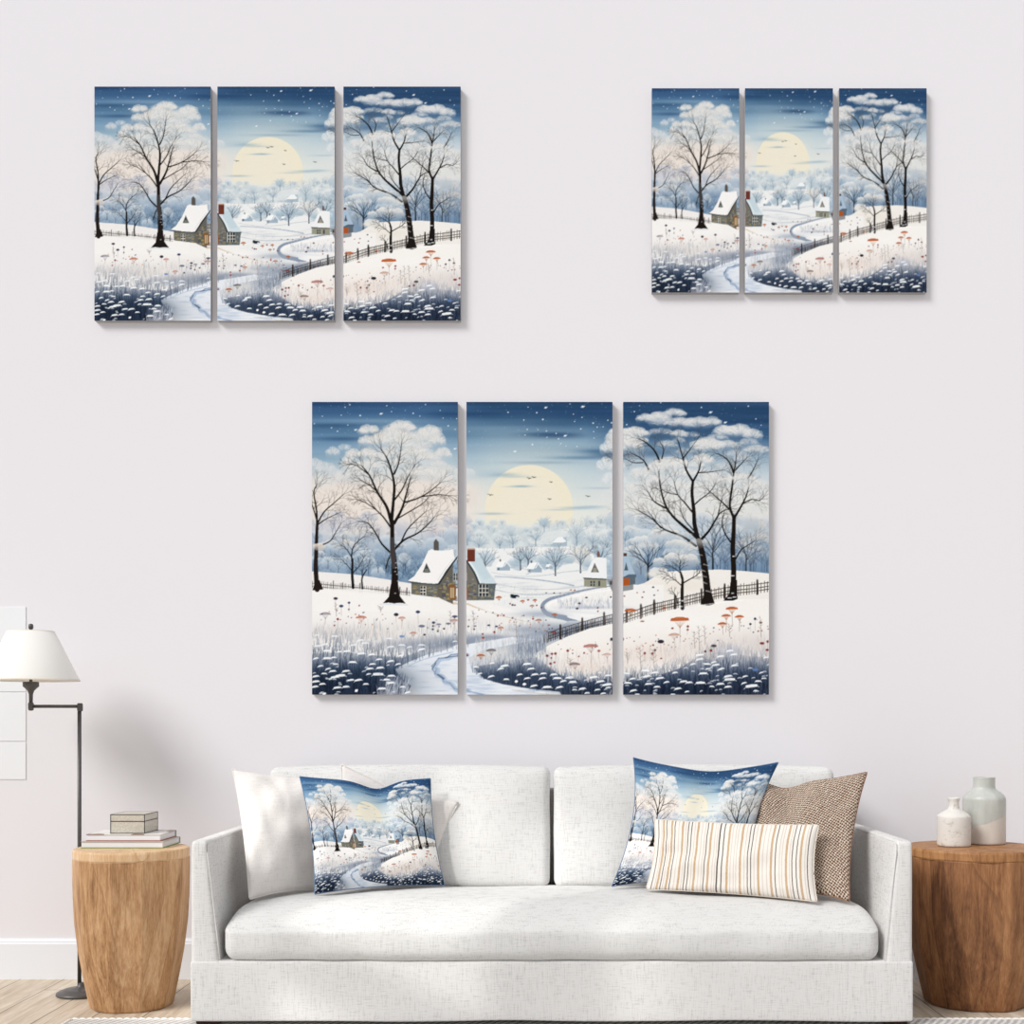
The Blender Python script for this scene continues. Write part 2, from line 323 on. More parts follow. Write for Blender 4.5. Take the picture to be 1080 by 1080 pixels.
    stroke(a, [(622.5, 604), (627, 592.5), (632.5, 604)], .8, .8, hexc('f7f9fa'), 1, sm=False)
    poly(a, [(629.6, 588), (629.6, 582), (632.2, 582), (632.2, 588)], hexc('7a5b50'))
    for x in (622.6, 625.6):
        for y in (613, 616.2): poly(a, [(x, y), (x+1.9, y), (x+1.9, y+2.2), (x, y+2.2)], hexc('33404b'))
    poly(a, [(631, 613), (633, 613), (633, 618.5), (631, 618.5)], hexc('3a4149')); poly(a, [(643, 613), (645.4, 613), (645.4, 617), (643, 617)], hexc('4a4f50'))
    poly(a, [(654, 590), (657, 588), (662, 587), (666, 597), (670, 606), (664, 609), (657, 609)], hexc('a9c1d6'))
    poly(a, [(657, 609), (663, 606), (671, 606), (671, 609), (657, 613)], hexc('56697c')); poly(a, [(657.3, 610), (664, 610), (664, 617.5), (657.3, 618)], hexc('b5561f')); poly(a, [(664, 610), (670, 609), (670, 616), (664, 617.5)], hexc('5d6a74'))
    poly(a, [(657.5, 587), (657.5, 583.5), (661, 583.5), (661, 587)], hexc('5a3b36')); poly(a, [(658.3, 602), (660.3, 593), (662.6, 602)], hexc('54616b'))
    # ---- left front mound
    mound = [(320, 622), (345, 620.5), (380, 621), (405, 625), (430, 628), (455, 631), (478, 637), (487, 640), (492, 634.5), (510, 635.5), (530, 640), (550, 646), (566, 652), (577, 659), (583, 663), (574, 667), (556, 670), (530, 673), (492, 680), (487, 690), (487, 740), (320, 740)]
    poly(a, mound, hexc('f3f1ef'))
    # ---- right front mound
    rm = [(565, 692), (567, 688), (580, 680), (600, 671), (622, 663), (646, 658), (651, 657), (657, 658), (680, 652), (705, 644), (735, 639), (760, 634), (790, 632), (820, 632), (820, 740), (600, 740), (585, 712), (570, 703)]
    # stream and reeds between the mounds
    poly(a, [(492, 679), (556, 669), (590, 662), (600, 655), (630, 655), (651, 655), (651, 740), (492, 740)], hexc('cfd4dc'))
    blob(a, 570, 648, 26, 4, hexc('9aa7ba'), .7); blob(a, 585, 668, 30, 6, hexc('76879f'), .75); blob(a, 560, 684, 30, 8, hexc('9aa6b8'), .7)
    blob(a, 610, 662, 40, 5, hexc('6c7d95'), .6); blob(a, 515, 690, 24, 8, hexc('e5e3e0'), .8)
    # tan track by the cottage
    stroke(a, [(478, 637), (492, 637), (505, 642), (530, 650), (560, 657)], 2.4, .6, hexc('d9c8ae'), .75)
    # shade tones along the mounds
    for x, y, rx, ry, cc, al in [(480, 677, 30, 5, '76879f', .8), (515, 673, 32, 4, '8492a9', .8), (440, 680, 40, 6, '8391a8', .7), (557, 664, 22, 4, '93a1b5', .7), (572, 659, 12, 3, 'a9b4c3', .5), (500, 656, 40, 6, 'e3e1df', .6), (350, 668, 40, 10, 'd6d3d3', .6), (400, 668, 40, 9, 'dfd9d4', .6), (440, 660, 30, 8, 'e3dfdb', .6), (520, 645, 30, 2, 'f7f8f8', .6)]:
        blob(a, x, y, rx, ry, hexc(cc), al)
    # ---- the cottage across the first gap
    wall = hexc('6d6e66')
    poly(a, [(434, 613), (462, 615), (462, 631), (434, 627)], wall)
    poly(a, [(462, 615), (487, 582), (487, 638), (462, 630)], hexc('6a655a'))
    poly(a, [(492, 594), (512, 617), (512, 634), (492, 634)], hexc('77736a')); poly(a, [(503, 616), (523, 616), (521, 633.5), (503, 634)], hexc('5f6a6c'))
    stones = Hc('8b8674', '5b6169', '9a8a58', '77808a', 'a59468', '4e5358', '8d9292', '6d6a55', 'b09a5c')
    for x0, x1, y0, y1, sl in [(435, 461, 616, 629, .12), (463, 484, 600, 634, .1), (492, 503, 604, 633, 0), (504, 521, 618, 632, 0)]:
        for k in range(int((x1-x0)*(y1-y0)/9)):
            x = R.uniform(x0, x1-3); y = R.uniform(y0, y1-2)+(x-x0)*sl
            if x0 == 463 and y < 617-(x-462)*1.25+4: continue
            if x0 == 492 and y < 604+(x-492)*1.1: continue
            w_ = R.uniform(2, 4); h_ = R.uniform(1.2, 2.2)
            poly(a, [(x, y), (x+w_, y+.1), (x+w_, y+h_), (x, y+h_)], R.choice(stones), .8)
    poly(a, [(430, 613), (437, 608), (445, 596), (452, 581), (455, 579.5), (466, 581), (476, 580), (484, 578.5), (487, 580), (480, 590), (470, 603), (463, 615.5), (458, 616), (445, 615)], hexc('f4f3f2'))
    poly(a, [(430, 613), (445, 615), (458, 616), (463, 615.5), (462, 617.5), (434, 615.5)], hexc('3a4148'), .85)
    stroke(a, [(463, 616), (471, 604), (478, 594), (485, 585)], 1.8, 1.4, hexc('24303a'), .95)
    stroke(a, [(462, 612), (470, 600), (478, 590)], .5, .5, hexc('c9ccd0'), .8)
    poly(a, [(446, 604), (450, 594), (454.5, 604)], hexc('3d464c')); poly(a, [(447.5, 604.5), (448.3, 600), (452, 600), (453, 604.5)], hexc('77796f'))
    poly(a, [(457.5, 580.5), (457.5, 572), (460, 568.5), (463, 572), (463, 581)], hexc('5c5650'))
    wn = hexc('e8e4da'); dk2 = hexc('2b3238')
    def win(x, y, w_, h_, nx, ny):
        poly(a, [(x, y), (x+w_, y), (x+w_, y+h_), (x, y+h_)], wn)
        cw, chh = w_/nx, h_/ny
        for i in range(nx):
            for j in range(ny):
                poly(a, [(x+i*cw+.35, y+j*chh+.35), (x+(i+1)*cw-.35, y+j*chh+.35), (x+(i+1)*cw-.35, y+(j+1)*chh-.35), (x+i*cw+.35, y+(j+1)*chh-.35)], dk2)
    win(443.5, 618.5, 6, 9.5, 2, 3); win(478.5, 604.5, 5, 8, 2, 2); win(505, 616.5, 10.5, 13, 3, 3)
    poly(a, [(473.5, 618), (476, 616.5), (480.5, 617), (481.5, 621), (481, 633.5), (474, 632)], hexc('8a5a34')); poly(a, [(475.2, 620), (479.3, 620), (479.3, 631), (475.2, 631)], hexc('c3ad84')); stroke(a, [(477.2, 620), (477.2, 631)], .4, .4, hexc('6b4a30'), 1)
    poly(a, [(492, 620), (493.6, 620), (493.6, 632), (492, 632)], hexc('9a5a30'))
    poly(a, [(492, 590), (501, 604), (506, 615.5), (523.5, 615.5), (521, 611), (513, 600), (507, 588), (502, 580), (492, 580)], hexc('cfdfe6'))
    poly(a, [(496, 590), (507, 588), (518, 610), (510, 612)], hexc('bcd2dc'), .6); stroke(a, [(492, 592), (500, 604), (505, 616)], 1.8, 1.8, hexc('303a42'), .95); stroke(a, [(492, 589), (501, 602), (506.5, 614.5)], 1, 1, hexc('f4f8f9'), .95); stroke(a, [(506, 616.3), (523.5, 616.3)], .9, .9, hexc('3d464c'), .9)
    poly(a, [(493, 592.5), (493, 579), (501, 579), (501, 592.5)], hexc('7a3626')); poly(a, [(493, 580), (493, 578.5), (501, 578.5), (501, 580)], hexc('b98d78'))
    for k in range(10): stroke(a, [(493.2, 581+k*1.15), (500.8, 581+k*1.15)], .25, .25, hexc('4a2018'), .7)
    poly(a, [(430, 626.5), (462, 630.5), (487, 637.5), (487, 643), (430, 632)], hexc('f3f1ef')); poly(a, [(491.5, 633.5), (524, 633.2), (526, 637), (491.5, 636.5)], hexc('f1f0ee'))
    # left fence
    fc = hexc('4a4540')
    def yl(x): return 615.5+(x-329)*.095
    stroke(a, [(329, yl(329)), (433, yl(433))], .7, .7, fc, .9); stroke(a, [(329, yl(329)+3), (433, yl(433)+3)], .6, .6, fc, .8)
    x = 329.5
    while x < 433:
        h = R.uniform(4, 6.5); big = R.random() < .2
        stroke(a, [(x, yl(x)+4.6), (x+R.uniform(-.4, .4), yl(x)-h*.5-(1.5 if big else 0))], 1.2 if big else .6, 1 if big else .5, fc, .95 if big else .75); x += R.uniform(1.5, 2.6)
    poly(a, mound[:6]+[(455, 645), (329, 645)], hexc('f5f3f1'), .9, fade=lambda X, Y: np.clip((Y-(196))/2, 0, 1))
    # stray leaf tufts and twigs of the right fence
    def yr(x):
        return np.interp(x, [560, 578, 600, 625, 646, 657, 690, 720, 745, 770, 790, 812], [680, 674, 667, 660, 655, 655, 644, 637, 631, 626, 624, 621])
    for k in range(240):
        x = R.uniform(566, 646); y = yr(x)+R.uniform(-1, 5)
        stroke(a, [(x, y), (x+R.uniform(-1, 1), y-R.uniform(2, 6))], .7, .3, R.choice(Hc('3f4f66', '6b7a91', '55647c')), .6)
    fr = hexc('40362f'); P = []
    for off in (-2.5, 1.5, 4.5):
        pl = [(x, yr(x)-4+off) for x in (578, 600, 625, 646)]; stroke(a, pl, .7, .9, fr, .9)
        pl = [(x, yr(x)-4+off) for x in (657, 675, 690, 720, 745, 770, 790, 811)]; stroke(a, pl, .9, .9, fr, .9)
    x = 574
    while x < 812:
        if 646 < x < 657: x = 657.5
        h = 5+3*(x-574)/238
        stroke(a, [(x, yr(x)+3), (x+R.uniform(-.3, .5), yr(x)-h-R.uniform(-1, 1.5))], .9, .7, R.choice([fr, hexc('6a5a4a'), hexc('2c2723')]), .85)
        x += R.uniform(1.8, 3) if x < 780 else R.uniform(2.5, 3.8)
    for x in (591, 614, 637, 661, 676, 690, 712, 740, 764.5, 799):
        stroke(a, [(x, yr(x)+4), (x, yr(x)-11)], 2.3, 1.9, hexc('332b27'), 1); blob(a, x, yr(x)-11.5, 1.2, .7, wh, .8)
    # front right mound goes over the fence feet
    poly(a, rm, hexc('f5f2ee'))
    for x, y, rx, ry, cc, al in [(620, 705, 40, 9, 'ecdfd6', .8), (600, 690, 26, 7, 'f6f2ee', .6), (690, 690, 50, 12, 'ecdfd7', .8), (760, 680, 50, 14, 'e6ddd8', .7), (800, 680, 26, 14, 'd9d3d2', .6), (720, 655, 60, 8, 'f7f5f2', .7), (575, 700, 12, 8, 'c2c7d2', .5)]:
        blob(a, x, y, rx, ry, hexc(cc), al)
    # ---- front path of blue ice
    path = [(487, 682), (470, 686), (450, 690), (430, 698), (417, 705), (420, 712), (432, 722), (442, 733), (442, 745), (620, 745), (600, 734), (575, 730), (545, 725), (520, 720), (505, 714), (497, 706), (494, 694), (510, 686), (540, 680), (566, 675), (540, 672), (510, 677), (492, 680)]
    poly(a, path, hexc('e6ecf4'))
    for k in range(90):
        x = R.choice([R.uniform(425, 482), R.uniform(493, 520), R.uniform(500, 600)]); y = R.uniform(692, 732) if x < 500 else R.uniform(716, 733)
        if x > 520: y = R.uniform(725, 733)
        blob(a, x, y, R.uniform(3, 9), R.uniform(.5, 1.6), R.choice(Hc('c2d1e6', 'a9bfdc', 'f7f8fa', 'd3dded')), .5)
    for pts, w in [([(484, 690), (476, 691), (472, 694), (463, 695), (460, 699), (456, 703), (461, 706), (459, 711), (466, 713), (468, 719), (475, 721), (480, 727), (485, 728)], 2.0), ([(460, 700), (456, 706), (460, 711)], 1), ([(462, 712), (468, 716)], 2.4), ([(484, 692), (470, 694)], 1)]:
        stroke(a, pts, w*.7, w, hexc('2a4468'), .85, sm=False); stroke(a, [(p[0]+1.5, p[1]+1) for p in pts], w*2, w*2.5, hexc('b3c8e4'), .35)
    stroke(a, [(430, 703), (450, 695), (478, 688)], .8, 1.4, hexc('b3c6e0'), .7); stroke(a, [(540, 728), (570, 732), (600, 734)], 1, 1.5, hexc('d6cfc4'), .8); stroke(a, [(492, 729), (510, 733)], 1, 1.6, hexc('7fa0cc'), .7)
    # ---- reeds
    def reeds(n, f_top, x0, x1, y1, tones, al=.7, inside=None):
        for k in range(n):
            x = R.uniform(x0, x1); yt = f_top(x); t = R.random()
            y = yt+(y1-yt)*t
            if inside and not inside(x, y): continue
            h = R.uniform(4, 13)*(.6+.5*t)
            cc = tones[min(len(tones)-1, int(t*len(tones)*.999))]
            cc = cc*R.uniform(.85, 1.15)
            stroke(a, [(x, y+3), (x+R.uniform(-.7, .7), y-h*.4), (x+R.uniform(-2.5, 2.5), y-h)], .9, .25, cc, al, sm=False)
    tones = Hc('b1b4bd', '8790a0', '566781', '2f4260', '1f304b', '16233b', '111b30')
    top1 = lambda x: np.interp(x, [329, 350, 375, 400, 420, 450, 483], [664, 662, 668, 672, 674, 670, 668])
    edge1 = lambda x: np.interp(x, [415, 417, 430, 450, 470, 487], [733, 706, 699, 691, 687, 683])
    in1 = lambda x, y: x < 416 or y < edge1(x)
    poly(a, [(329, 690), (360, 688), (400, 692), (425, 694), (450, 684), (487, 676), (487, 683), (470, 686), (450, 691), (430, 699), (417, 706), (421, 713), (434, 724), (420, 745), (329, 745)], hexc('4a6080'), .85, fade=lambda X, Y: np.clip((Y-255)/28, .25, 1))
    blob(a, 350, 720, 66, 18, hexc('1e3350'), .95); blob(a, 402, 722, 26, 16, hexc('213a59'), .85); blob(a, 340, 735, 60, 10, hexc('182743'), .8)
    reeds(1100, top1, 329, 486, 734, tones, .6, in1)
    reeds(260, lambda x: 716, 398, 430, 736, Hc('55657f', '3b4a66', 'a3a9b8'), .6)
    for x0, x1, y0, y1 in [(415, 440, 718, 734)]:
        for k in range(120):
            x = R.uniform(x0-8, x1-8); y = R.uniform(y0, y1); stroke(a, [(x, y+3), (x+R.uniform(0, 4), y-6)], .6, .3, hexc('cfd4dd'), .5)
    top3 = lambda x: np.interp(x, [657, 690, 715, 735, 745, 760, 780, 811], [708, 705, 697, 690, 682, 678, 684, 686])
    poly(a, [(657, 720), (690, 714), (715, 706), (738, 692), (760, 688), (790, 692), (820, 695), (820, 745), (657, 745)], hexc('46597a'), .85, fade=lambda X, Y: np.clip((Y-262)/26, .2, 1))
    blob(a, 740, 730, 80, 12, hexc('1e2f4b'), .9); blob(a, 790, 718, 30, 14, hexc('2c3f5f'), .7); blob(a, 700, 727, 40, 8, hexc('233a5a'), .7)
    reeds(1000, top3, 658, 811, 735, tones, .6)
    blob(a, 770, 688, 12, 6, hexc('8fa3cc'), .4)
    # middle reeds
    top2 = lambda x: np.interp(x, [498, 520, 550, 566, 590, 620, 646], [700, 696, 680, 690, 708, 712, 706])
    bot2 = lambda x: np.interp(x, [498, 510, 530, 560, 590, 600, 646], [708, 716, 721, 727, 729, 745, 745])
    in2 = lambda x, y: y < bot2(x)-2
    poly(a, [(499, 704), (530, 698), (566, 694), (590, 712), (620, 720), (651, 716), (651, 745), (600, 745), (590, 730), (560, 727), (530, 722), (510, 716)], hexc('2c3f5c'), .9, fade=lambda X, Y: np.clip((Y-270)/18, .25, 1))
    reeds(900, top2, 498, 646, 735, Hc('a7afbe', '7787a0', '44587a', '2a3d5a', '1d2c47', '18263d'), .65, in2)
    reeds(300, lambda x: 664, 545, 600, 690, Hc('b9c0cc', '8c99af', '6a7c97'), .5, lambda x, y: y > 672 and x < 575)
    # haze of pale grasses over the mounds
    for k in range(420):
        x = R.uniform(330, 580)
        if 484 < x < 492: continue
        y = R.uniform(662, 678) if x < 484 else np.interp(x, [492, 583], [672, 664])+R.uniform(-8, 2)
        stroke(a, [(x, y), (x+R.uniform(-1.6, 1.6), y-R.uniform(4, 11))], .5, .2, R.choice(Hc('b9bdc6', 'cfc6bd', '98a3b4', 'd8d2cc', '8392a8')), .45)
    for k in range(500):
        x = R.uniform(500, 580); y = R.uniform(675, 702)
        stroke(a, [(x, y), (x+R.uniform(-2, 2), y-R.uniform(4, 10))], .5, .2, R.choice(Hc('b3bac6', 'd8d5d0', '9aa6b8', 'e6e4e0')), .5)
    for k in range(600):
        x = R.uniform(572, 811)
        if 646 < x < 657: continue
        y = np.interp(x, [572, 646, 657, 811], [704, 712, 704, 690])+R.uniform(-16, 3)
        stroke(a, [(x, y), (x+R.uniform(-1.6, 1.6), y-R.uniform(4, 9))], .5, .2, R.choice(Hc('cdbfb8', 'd9ccc4', 'b4b4be', 'e6ddd6')), .45)
    for k in range(220):
        x = R.uniform(520, 646); y = R.uniform(618, 640)
        if 575 < x < 600: continue
        stroke(a, [(x, y), (x, y-R.uniform(1, 3))], .4, .2, R.choice(Hc('c3c8cf', 'aab3c0')), .4)
    # ---- umbels, seed heads, berries
    og = hexc('c2581c'); rd = hexc('8f2822'); nv = hexc('25335a'); bk = hexc('2a2230'); st = hexc('8c7166')
    def umbel(x, y, w_, cc, h=12, al=1.0, flat=.24):
        for k in range(6):
            fx = x+(k-2.5)/2.5*w_*.42; stroke(a, [(x+.3, y+w_*.55), (fx, y+.4)], .35, .3, cc*.8, .6*al)
        stroke(a, [(x+.3, y+w_*.5), (x+R.uniform(-1, 1.5), y+h)], .5, .4, st, .7*al)
        stroke(a, [(x-w_/2, y+w_*flat*.6), (x-w_*.2, y-.2), (x+w_*.2, y-.3), (x+w_/2, y+w_*flat*.5)], .9, .9, cc, .9*al)
        stroke(a, [(x-w_*.42, y+w_*.1), (x+w_*.42, y+w_*.07)], w_*.17, w_*.16, cc, .9*al, sm=False)
    for x, y, w_, cc, h, al in [(717, 652, 19, og, 26, 1), (772, 641, 12, og, 20, 1), (766, 649, 9, og, 18, 1), (780, 650, 9, og, 16, 1), (762, 657.5, 9, og, 12, .95), (665, 643, 12, og, 8, .9), (711, 669, 11, hexc('c99a84'), 18, .8), (381, 650.5, 11, hexc('cf8068'), 12, .9), (424, 651.5, 7, hexc('cf8a76'), 12, .8), (436, 667.5, 7, hexc('c98a78'), 8, .8), (479, 654, 8, hexc('b88a84'), 12, .8), (343, 647, 11, hexc('8b8090'), 12, .7), (623, 680.5, 15, hexc('b9736a'), 24, .9), (606, 700, 11, hexc('8b7272'), 8, .8), (640, 690, 8, hexc('d0a59c'), 10, .7), (518, 685.5, 10, hexc('6a6468'), 14, .8), (507, 691, 8, og, 5, .8), (528, 662, 6, hexc('c77a55'), 6, .8), (526, 630, 6, og, 3, .9), (551, 634, 4, og, 3, .8), (564, 633, 4, og, 3, .9), (585, 648, 5, og, 4, .8), (568, 654, 6, hexc('b06a58'), 5, .7), (584, 667, 5, rd, 4, .6), (561, 639, 4, hexc('a86a5a'), 3, .7), (701, 641, 4, og, 4, .8)]:
        umbel(x, y, w_, cc, h, al)
    for x, y, rx, ry, cc in [(354, 631.5, 2.2, 1.4, bk), (360, 639.5, 2.2, 1.4, nv), (368.2, 636, 1.4, 1.2, nv), (368, 643, .9, .8, bk), (356.3, 653.3, 1.3, 1.3, rd), (352.8, 660, .9, .9, rd), (379, 639, .9, .8, rd), (418, 648.5, 2.5, 1.7, bk), (441, 645.7, 2.3, 1.5, nv), (445, 660.7, 3.4, 1.4, hexc('6a6f8c')), (457.5, 657, 1.8, 1.3, nv), (463, 658.8, 2.5, 1, hexc('7a7f99')), (468.5, 663.4, 1.2, 1, bk), (462, 666, 1, .9, bk), (448, 669.8, 1.3, 1, bk), (456.6, 664, 1.2, 1, nv), (480, 650.5, 3, 1.2, hexc('4b5070')), (424, 671.5, 2.6, 1.3, hexc('6f92c4')), (473, 658, 2.6, 1, hexc('6a6f8c')), (457, 660.6, 1, 1, bk),
            (697, 677, 3.4, 2, bk), (753, 681.5, 3, 1.5, hexc('4a4650')), (796.6, 653, 1.4, 1.4, nv), (791.7, 658.5, 1.3, 1.2, bk), (802.6, 657, 1.7, 1.1, hexc('6d4038')), (804, 678.8, 2.4, 1.4, rd), (809.8, 677, 1.2, 1.4, rd), (809.4, 685.8, 1.6, 1.2, rd), (800, 666, 1, .9, hexc('a55a50')), (750, 686.4, 1.4, 1.4, rd), (744, 687.4, 1.3, 1.2, hexc('5a3030')), (725.6, 661, 1.4, 1.2, rd), (725.4, 664.5, 1.2, .9, rd), (709.3, 663, 1.3, 1, rd), (680, 689.3, 1.2, 1.4, rd), (688, 689.6, 1.2, 1.2, rd), (689, 680.7, 1, 1, rd), (691, 686, 1.3, 1.2, hexc('5a3a3a')), (697.4, 694.8, 1.2, .7, rd), (677.5, 655.6, 2.2, .8, hexc('a8584a')), (797, 706.6, 3, 1.6, hexc('5f86c4')),
            (577, 692, 1.5, 1.3, rd), (582, 690, 1.3, 1.2, rd), (585.7, 689.7, 1.4, 1.3, rd), (581.4, 694.3, .9, .9, rd), (580.6, 700.3, 1.4, 1.2, rd), (584.7, 699, 1.1, 1, rd), (598.7, 686.6, 1.4, 1.3, rd), (631.5, 686.8, 1.6, 1.2, hexc('a8564e')), (616, 689, 1, 1, rd), (610.4, 692.7, .8, .8, rd), (645, 674.5, 1.7, 1.7, nv), (509.5, 673, 1.5, 1.2, hexc('b5482e')), (509, 669, 1, .9, rd), (521.4, 667, 1.2, 1.2, rd), (515.5, 659.8, 1.6, .9, nv), (523.6, 661, 1.6, .9, nv), (525, 649.7, 1, 1, rd), (531.3, 649.3, 1, .9, rd), (562, 653, 1, 1, rd), (540.5, 638.3, 1.2, 1, bk), (538, 637, .8, .8, rd), (557, 633, 1.2, .8, rd), (543, 638.6, .9, .9, rd), (566, 638.8, .9, .8, rd), (571, 641, 1, .8, rd), (511, 638, .1, .1, rd), (494, 661, 1, .8, bk), (500, 664, 1, .8, bk), (501, 660.6, 1.6, .8, hexc('6a6f8c')), (493, 691.5, 1.2, 1, rd),
            (618.4, 630.6, 1.4, .9, hexc('3c3a44')), (611, 636.6, 1.4, 1.1, hexc('6a2c2c')), (608.6, 642.2, 1.5, 1, bk), (630.4, 641.3, 1, .9, rd), (630.5, 645, .8, .8, rd), (644, 630, 1, .8, bk), (602, 622.5, 1.2, .6, og), (606, 622.8, 1, .6, rd), (584.3, 625.7, 1, .7, bk), (576, 625.6, .8, .6, bk), (590.8, 626, .8, .6, rd),
            (689, 619.6, 1.2, .8, bk), (679, 624.6, .9, .7, hexc('6a4038')), (672, 625.4, .8, .6, rd), (690, 628, 1, .7, bk), (677.5, 630.3, 1, .8, rd), (694, 623, .8, .7, hexc('a86a5a')), (658.5, 629, .9, .7, rd)]:
        disc(a, x, y, rx, ry, cc, .95)
        if ry > 1.15 and x != 797: stroke(a, [(x, y+ry), (x+R.uniform(-.8, .8), y+R.uniform(7, 14))], .4, .3, st, .55)
    # black and white dog-sized rock in the valley
    disc(a, 543, 629.5, 4.6, 2, hexc('1f2730')); disc(a, 540, 628, 2, 1, hexc('1f2730')); disc(a, 545.5, 630.5, 1.6, .9, hexc('dfe5ea'))
    for k in range(150):
        x = R.uniform(330, 811)
        if 483 < x < 492 or 646 < x < 657 or 415 < x < 440: continue
        y = np.interp(x, [330, 483, 492, 583, 600, 646, 657, 811], [650, 660, 648, 662, 690, 680, 680, 660])+R.uniform(-8, 10)
        disc(a, x, y, R.uniform(.4, .9), R.uniform(.4, .8), R.choice([rd, bk, og, nv, st]), .7)
    # leaf sprays on the right mound
    for x, y, h, ln in [(676, 706, 24, 9), (690, 705, 20, 9), (662, 700, 12, 6), (738, 686, 26, 7), (744, 680, 20, 6), (770, 672, 14, 9), (803, 672, 22, 5), (733, 684, 18, 5), (602, 705, 10, 8), (500, 664, 20, 6), (545, 674, 22, 5), (355, 650, 14, 5), (476, 662, 18, 5), (402, 646, 6, 7)]:
        X, Y = XY((x, y)); cc = hexc('8a7a74')
        seg(a, (X, Y), (X-2, Y-h*S), 1.1, .6, cc, .75)
        for k in range(6):
            f = .3+.7*k/6; an = (math.pi/2)+(1 if k % 2 else -1)*R.uniform(.5, 1.1)
            q = (X-2*f, Y-h*S*f); seg(a, q, (q[0]+math.cos(an)*ln*S*.6, q[1]-math.sin(an)*ln*S*.45), 1.1, .4, cc, .75)
    # ---- white seed caps over the reeds
    def cap(x, y, w_, tilt=0.0, al=1.0):
        stroke(a, [(x-w_/2, y+w_*.12+tilt), (x-w_*.2, y-w_*.1+tilt*.4), (x+w_*.15, y-w_*.12-tilt*.4), (x+w_/2, y+w_*.08-tilt)], .5, .5, hexc('dfe8f2'), al)
        stroke(a, [(x-w_*.3, y-w_*.03+tilt*.5), (x+w_*.3, y-w_*.05-tilt*.5)], w_*.15+.5, w_*.14+.4, hexc('f7fafc'), al, sm=False)
        for k in range(3): stroke(a, [(x+(k-1)*w_*.2, y+w_*.1), (x+(k-1)*w_*.05, y+w_*.8)], .3, .25, hexc('7288a6'), .35)
    spots = [(334, 670.5, 5), (353, 671.5, 8), (335, 682, 9), (342, 680.5, 9), (345, 687, 9), (352, 694, 6), (345, 695, 10), (366, 687.5, 9), (381, 690, 9), (385, 679, 9), (380, 676, 8), (373, 681, 8), (392, 691, 8), (333, 695, 6), (346, 706, 6), (351, 708.5, 8), (342, 711, 6), (333, 714, 8), (365, 708.5, 9), (359, 713.5, 13), (353, 715, 10), (370, 718, 8), (333, 719.5, 9), (332, 725, 8), (356, 726, 10), (365, 725, 8), (399, 712, 14), (389, 711.5, 5), (390, 706, 9), (393, 701, 7), (401, 705, 9), (413, 713.5, 9), (408, 717.5, 8), (412, 721, 10), (425, 725, 6), (403, 727, 10), (376, 728.5, 3), (342, 732, 4), (430, 731, 7), (412, 698, 8), (423, 692, 6), (424, 681, 8), (412, 683, 9), (445, 681, 8), (445, 685.5, 8), (432, 683, 6), (411, 674, 7), (420, 701, 6), (400, 696, 7), (372, 699, 9), (354, 701, 6), (338, 703, 6), (358, 688, 6), (378, 718, 9), (386, 722, 6), (340, 722, 7), (480, 677, 5),
             (502, 704, 6), (506, 711, 5), (519, 700, 5), (532, 703, 10), (528, 706, 7), (556, 701, 10), (560, 706, 8), (564, 712, 8), (548, 712, 6), (572, 716, 8), (573, 711, 7), (584, 712, 8), (588, 716, 10), (594, 719, 7), (544.5, 719, 3), (553, 722, 4), (563, 724, 8), (577, 725.5, 11), (590, 725.5, 8), (600, 715.5, 8), (604, 720, 9), (626, 715, 10), (633, 719.5, 10), (640, 723, 12), (641, 713, 7), (606, 728, 5), (614, 727, 8), (619, 731.5, 5), (641, 726, 5), (630, 728, 6), (636, 732, 6), (518, 714, 7), (534, 717, 6), (556, 716, 7),
             (661, 711, 7), (681, 708, 10), (682, 714, 9), (691, 710, 8), (667, 716.5, 7), (696, 716, 10), (662, 721, 9), (684, 722, 8), (693, 725, 7), (668, 729, 8), (672, 733, 6), (721, 719.5, 9), (715, 727, 8), (724.5, 730, 4), (727, 720.5, 8), (739, 721, 12), (742, 711, 10), (746, 701, 8), (738, 696, 9), (738, 691.5, 10), (731, 701, 6), (751, 724.5, 5), (760, 722, 9), (755, 702, 9), (760, 693, 9), (761, 706, 7), (770, 717.5, 14), (768, 714, 10), (768, 725, 8), (775, 702.5, 8), (774, 691, 8), (770, 687, 8), (786, 714, 6), (785, 721, 6), (793, 724.5, 16), (803, 710, 4), (806, 716, 5), (797, 729, 4), (753, 699, 6), (747, 706, 6), (800, 719, 7), (712, 710, 6), (703, 720, 6), (808, 694, 5), (710, 733, 6)]
    for x, y, w_ in spots:
        if x < 484: pass
        cap(x, y, w_*1.02, R.uniform(-.3, .9), .95 if y > 685 else .7)
    for k in range(150):
        x = R.uniform(330, 811)
        if 483 < x < 492 or 646 < x < 657 or (x < 484 and not in1(x, 715)) or 416 < x < 600: continue
        cap(x, R.uniform(700, 733), R.uniform(2, 5), R.uniform(-.3, .5), .5)
    for x, y in ((376, 728.8), (342, 732.4), (544.5, 719), (553, 722)): disc(a, x, y, 1.5, 1.4, hexc('f7fafc'))
    # ---- crowns and trunks, left tree
    t1 = hexc('e9e6e1'); l1 = hexc('b3c3cf')
    for x, y, rx, ry, al in [(420, 478, 44, 24, .5), (402, 492, 34, 22, .45), (448, 488, 34, 20, .5), (375, 496, 18, 14, .5), (425, 462, 34, 12, .55), (340, 505, 18, 14, .5)]:
        blob(a, x, y, rx*.75, ry*.75, hexc('dcdfdf'), al*1.4)
    for x, y, rx, ry, al in [(351, 479, 8, 8, .75), (363, 474, 7, 6, .65), (332, 491, 9, 8, .85), (343, 496, 12, 9, .8), (356, 504, 12, 9, .7)]:
        frost(a, x, y, rx, ry, hexc('dcdfe2'), l1, al)
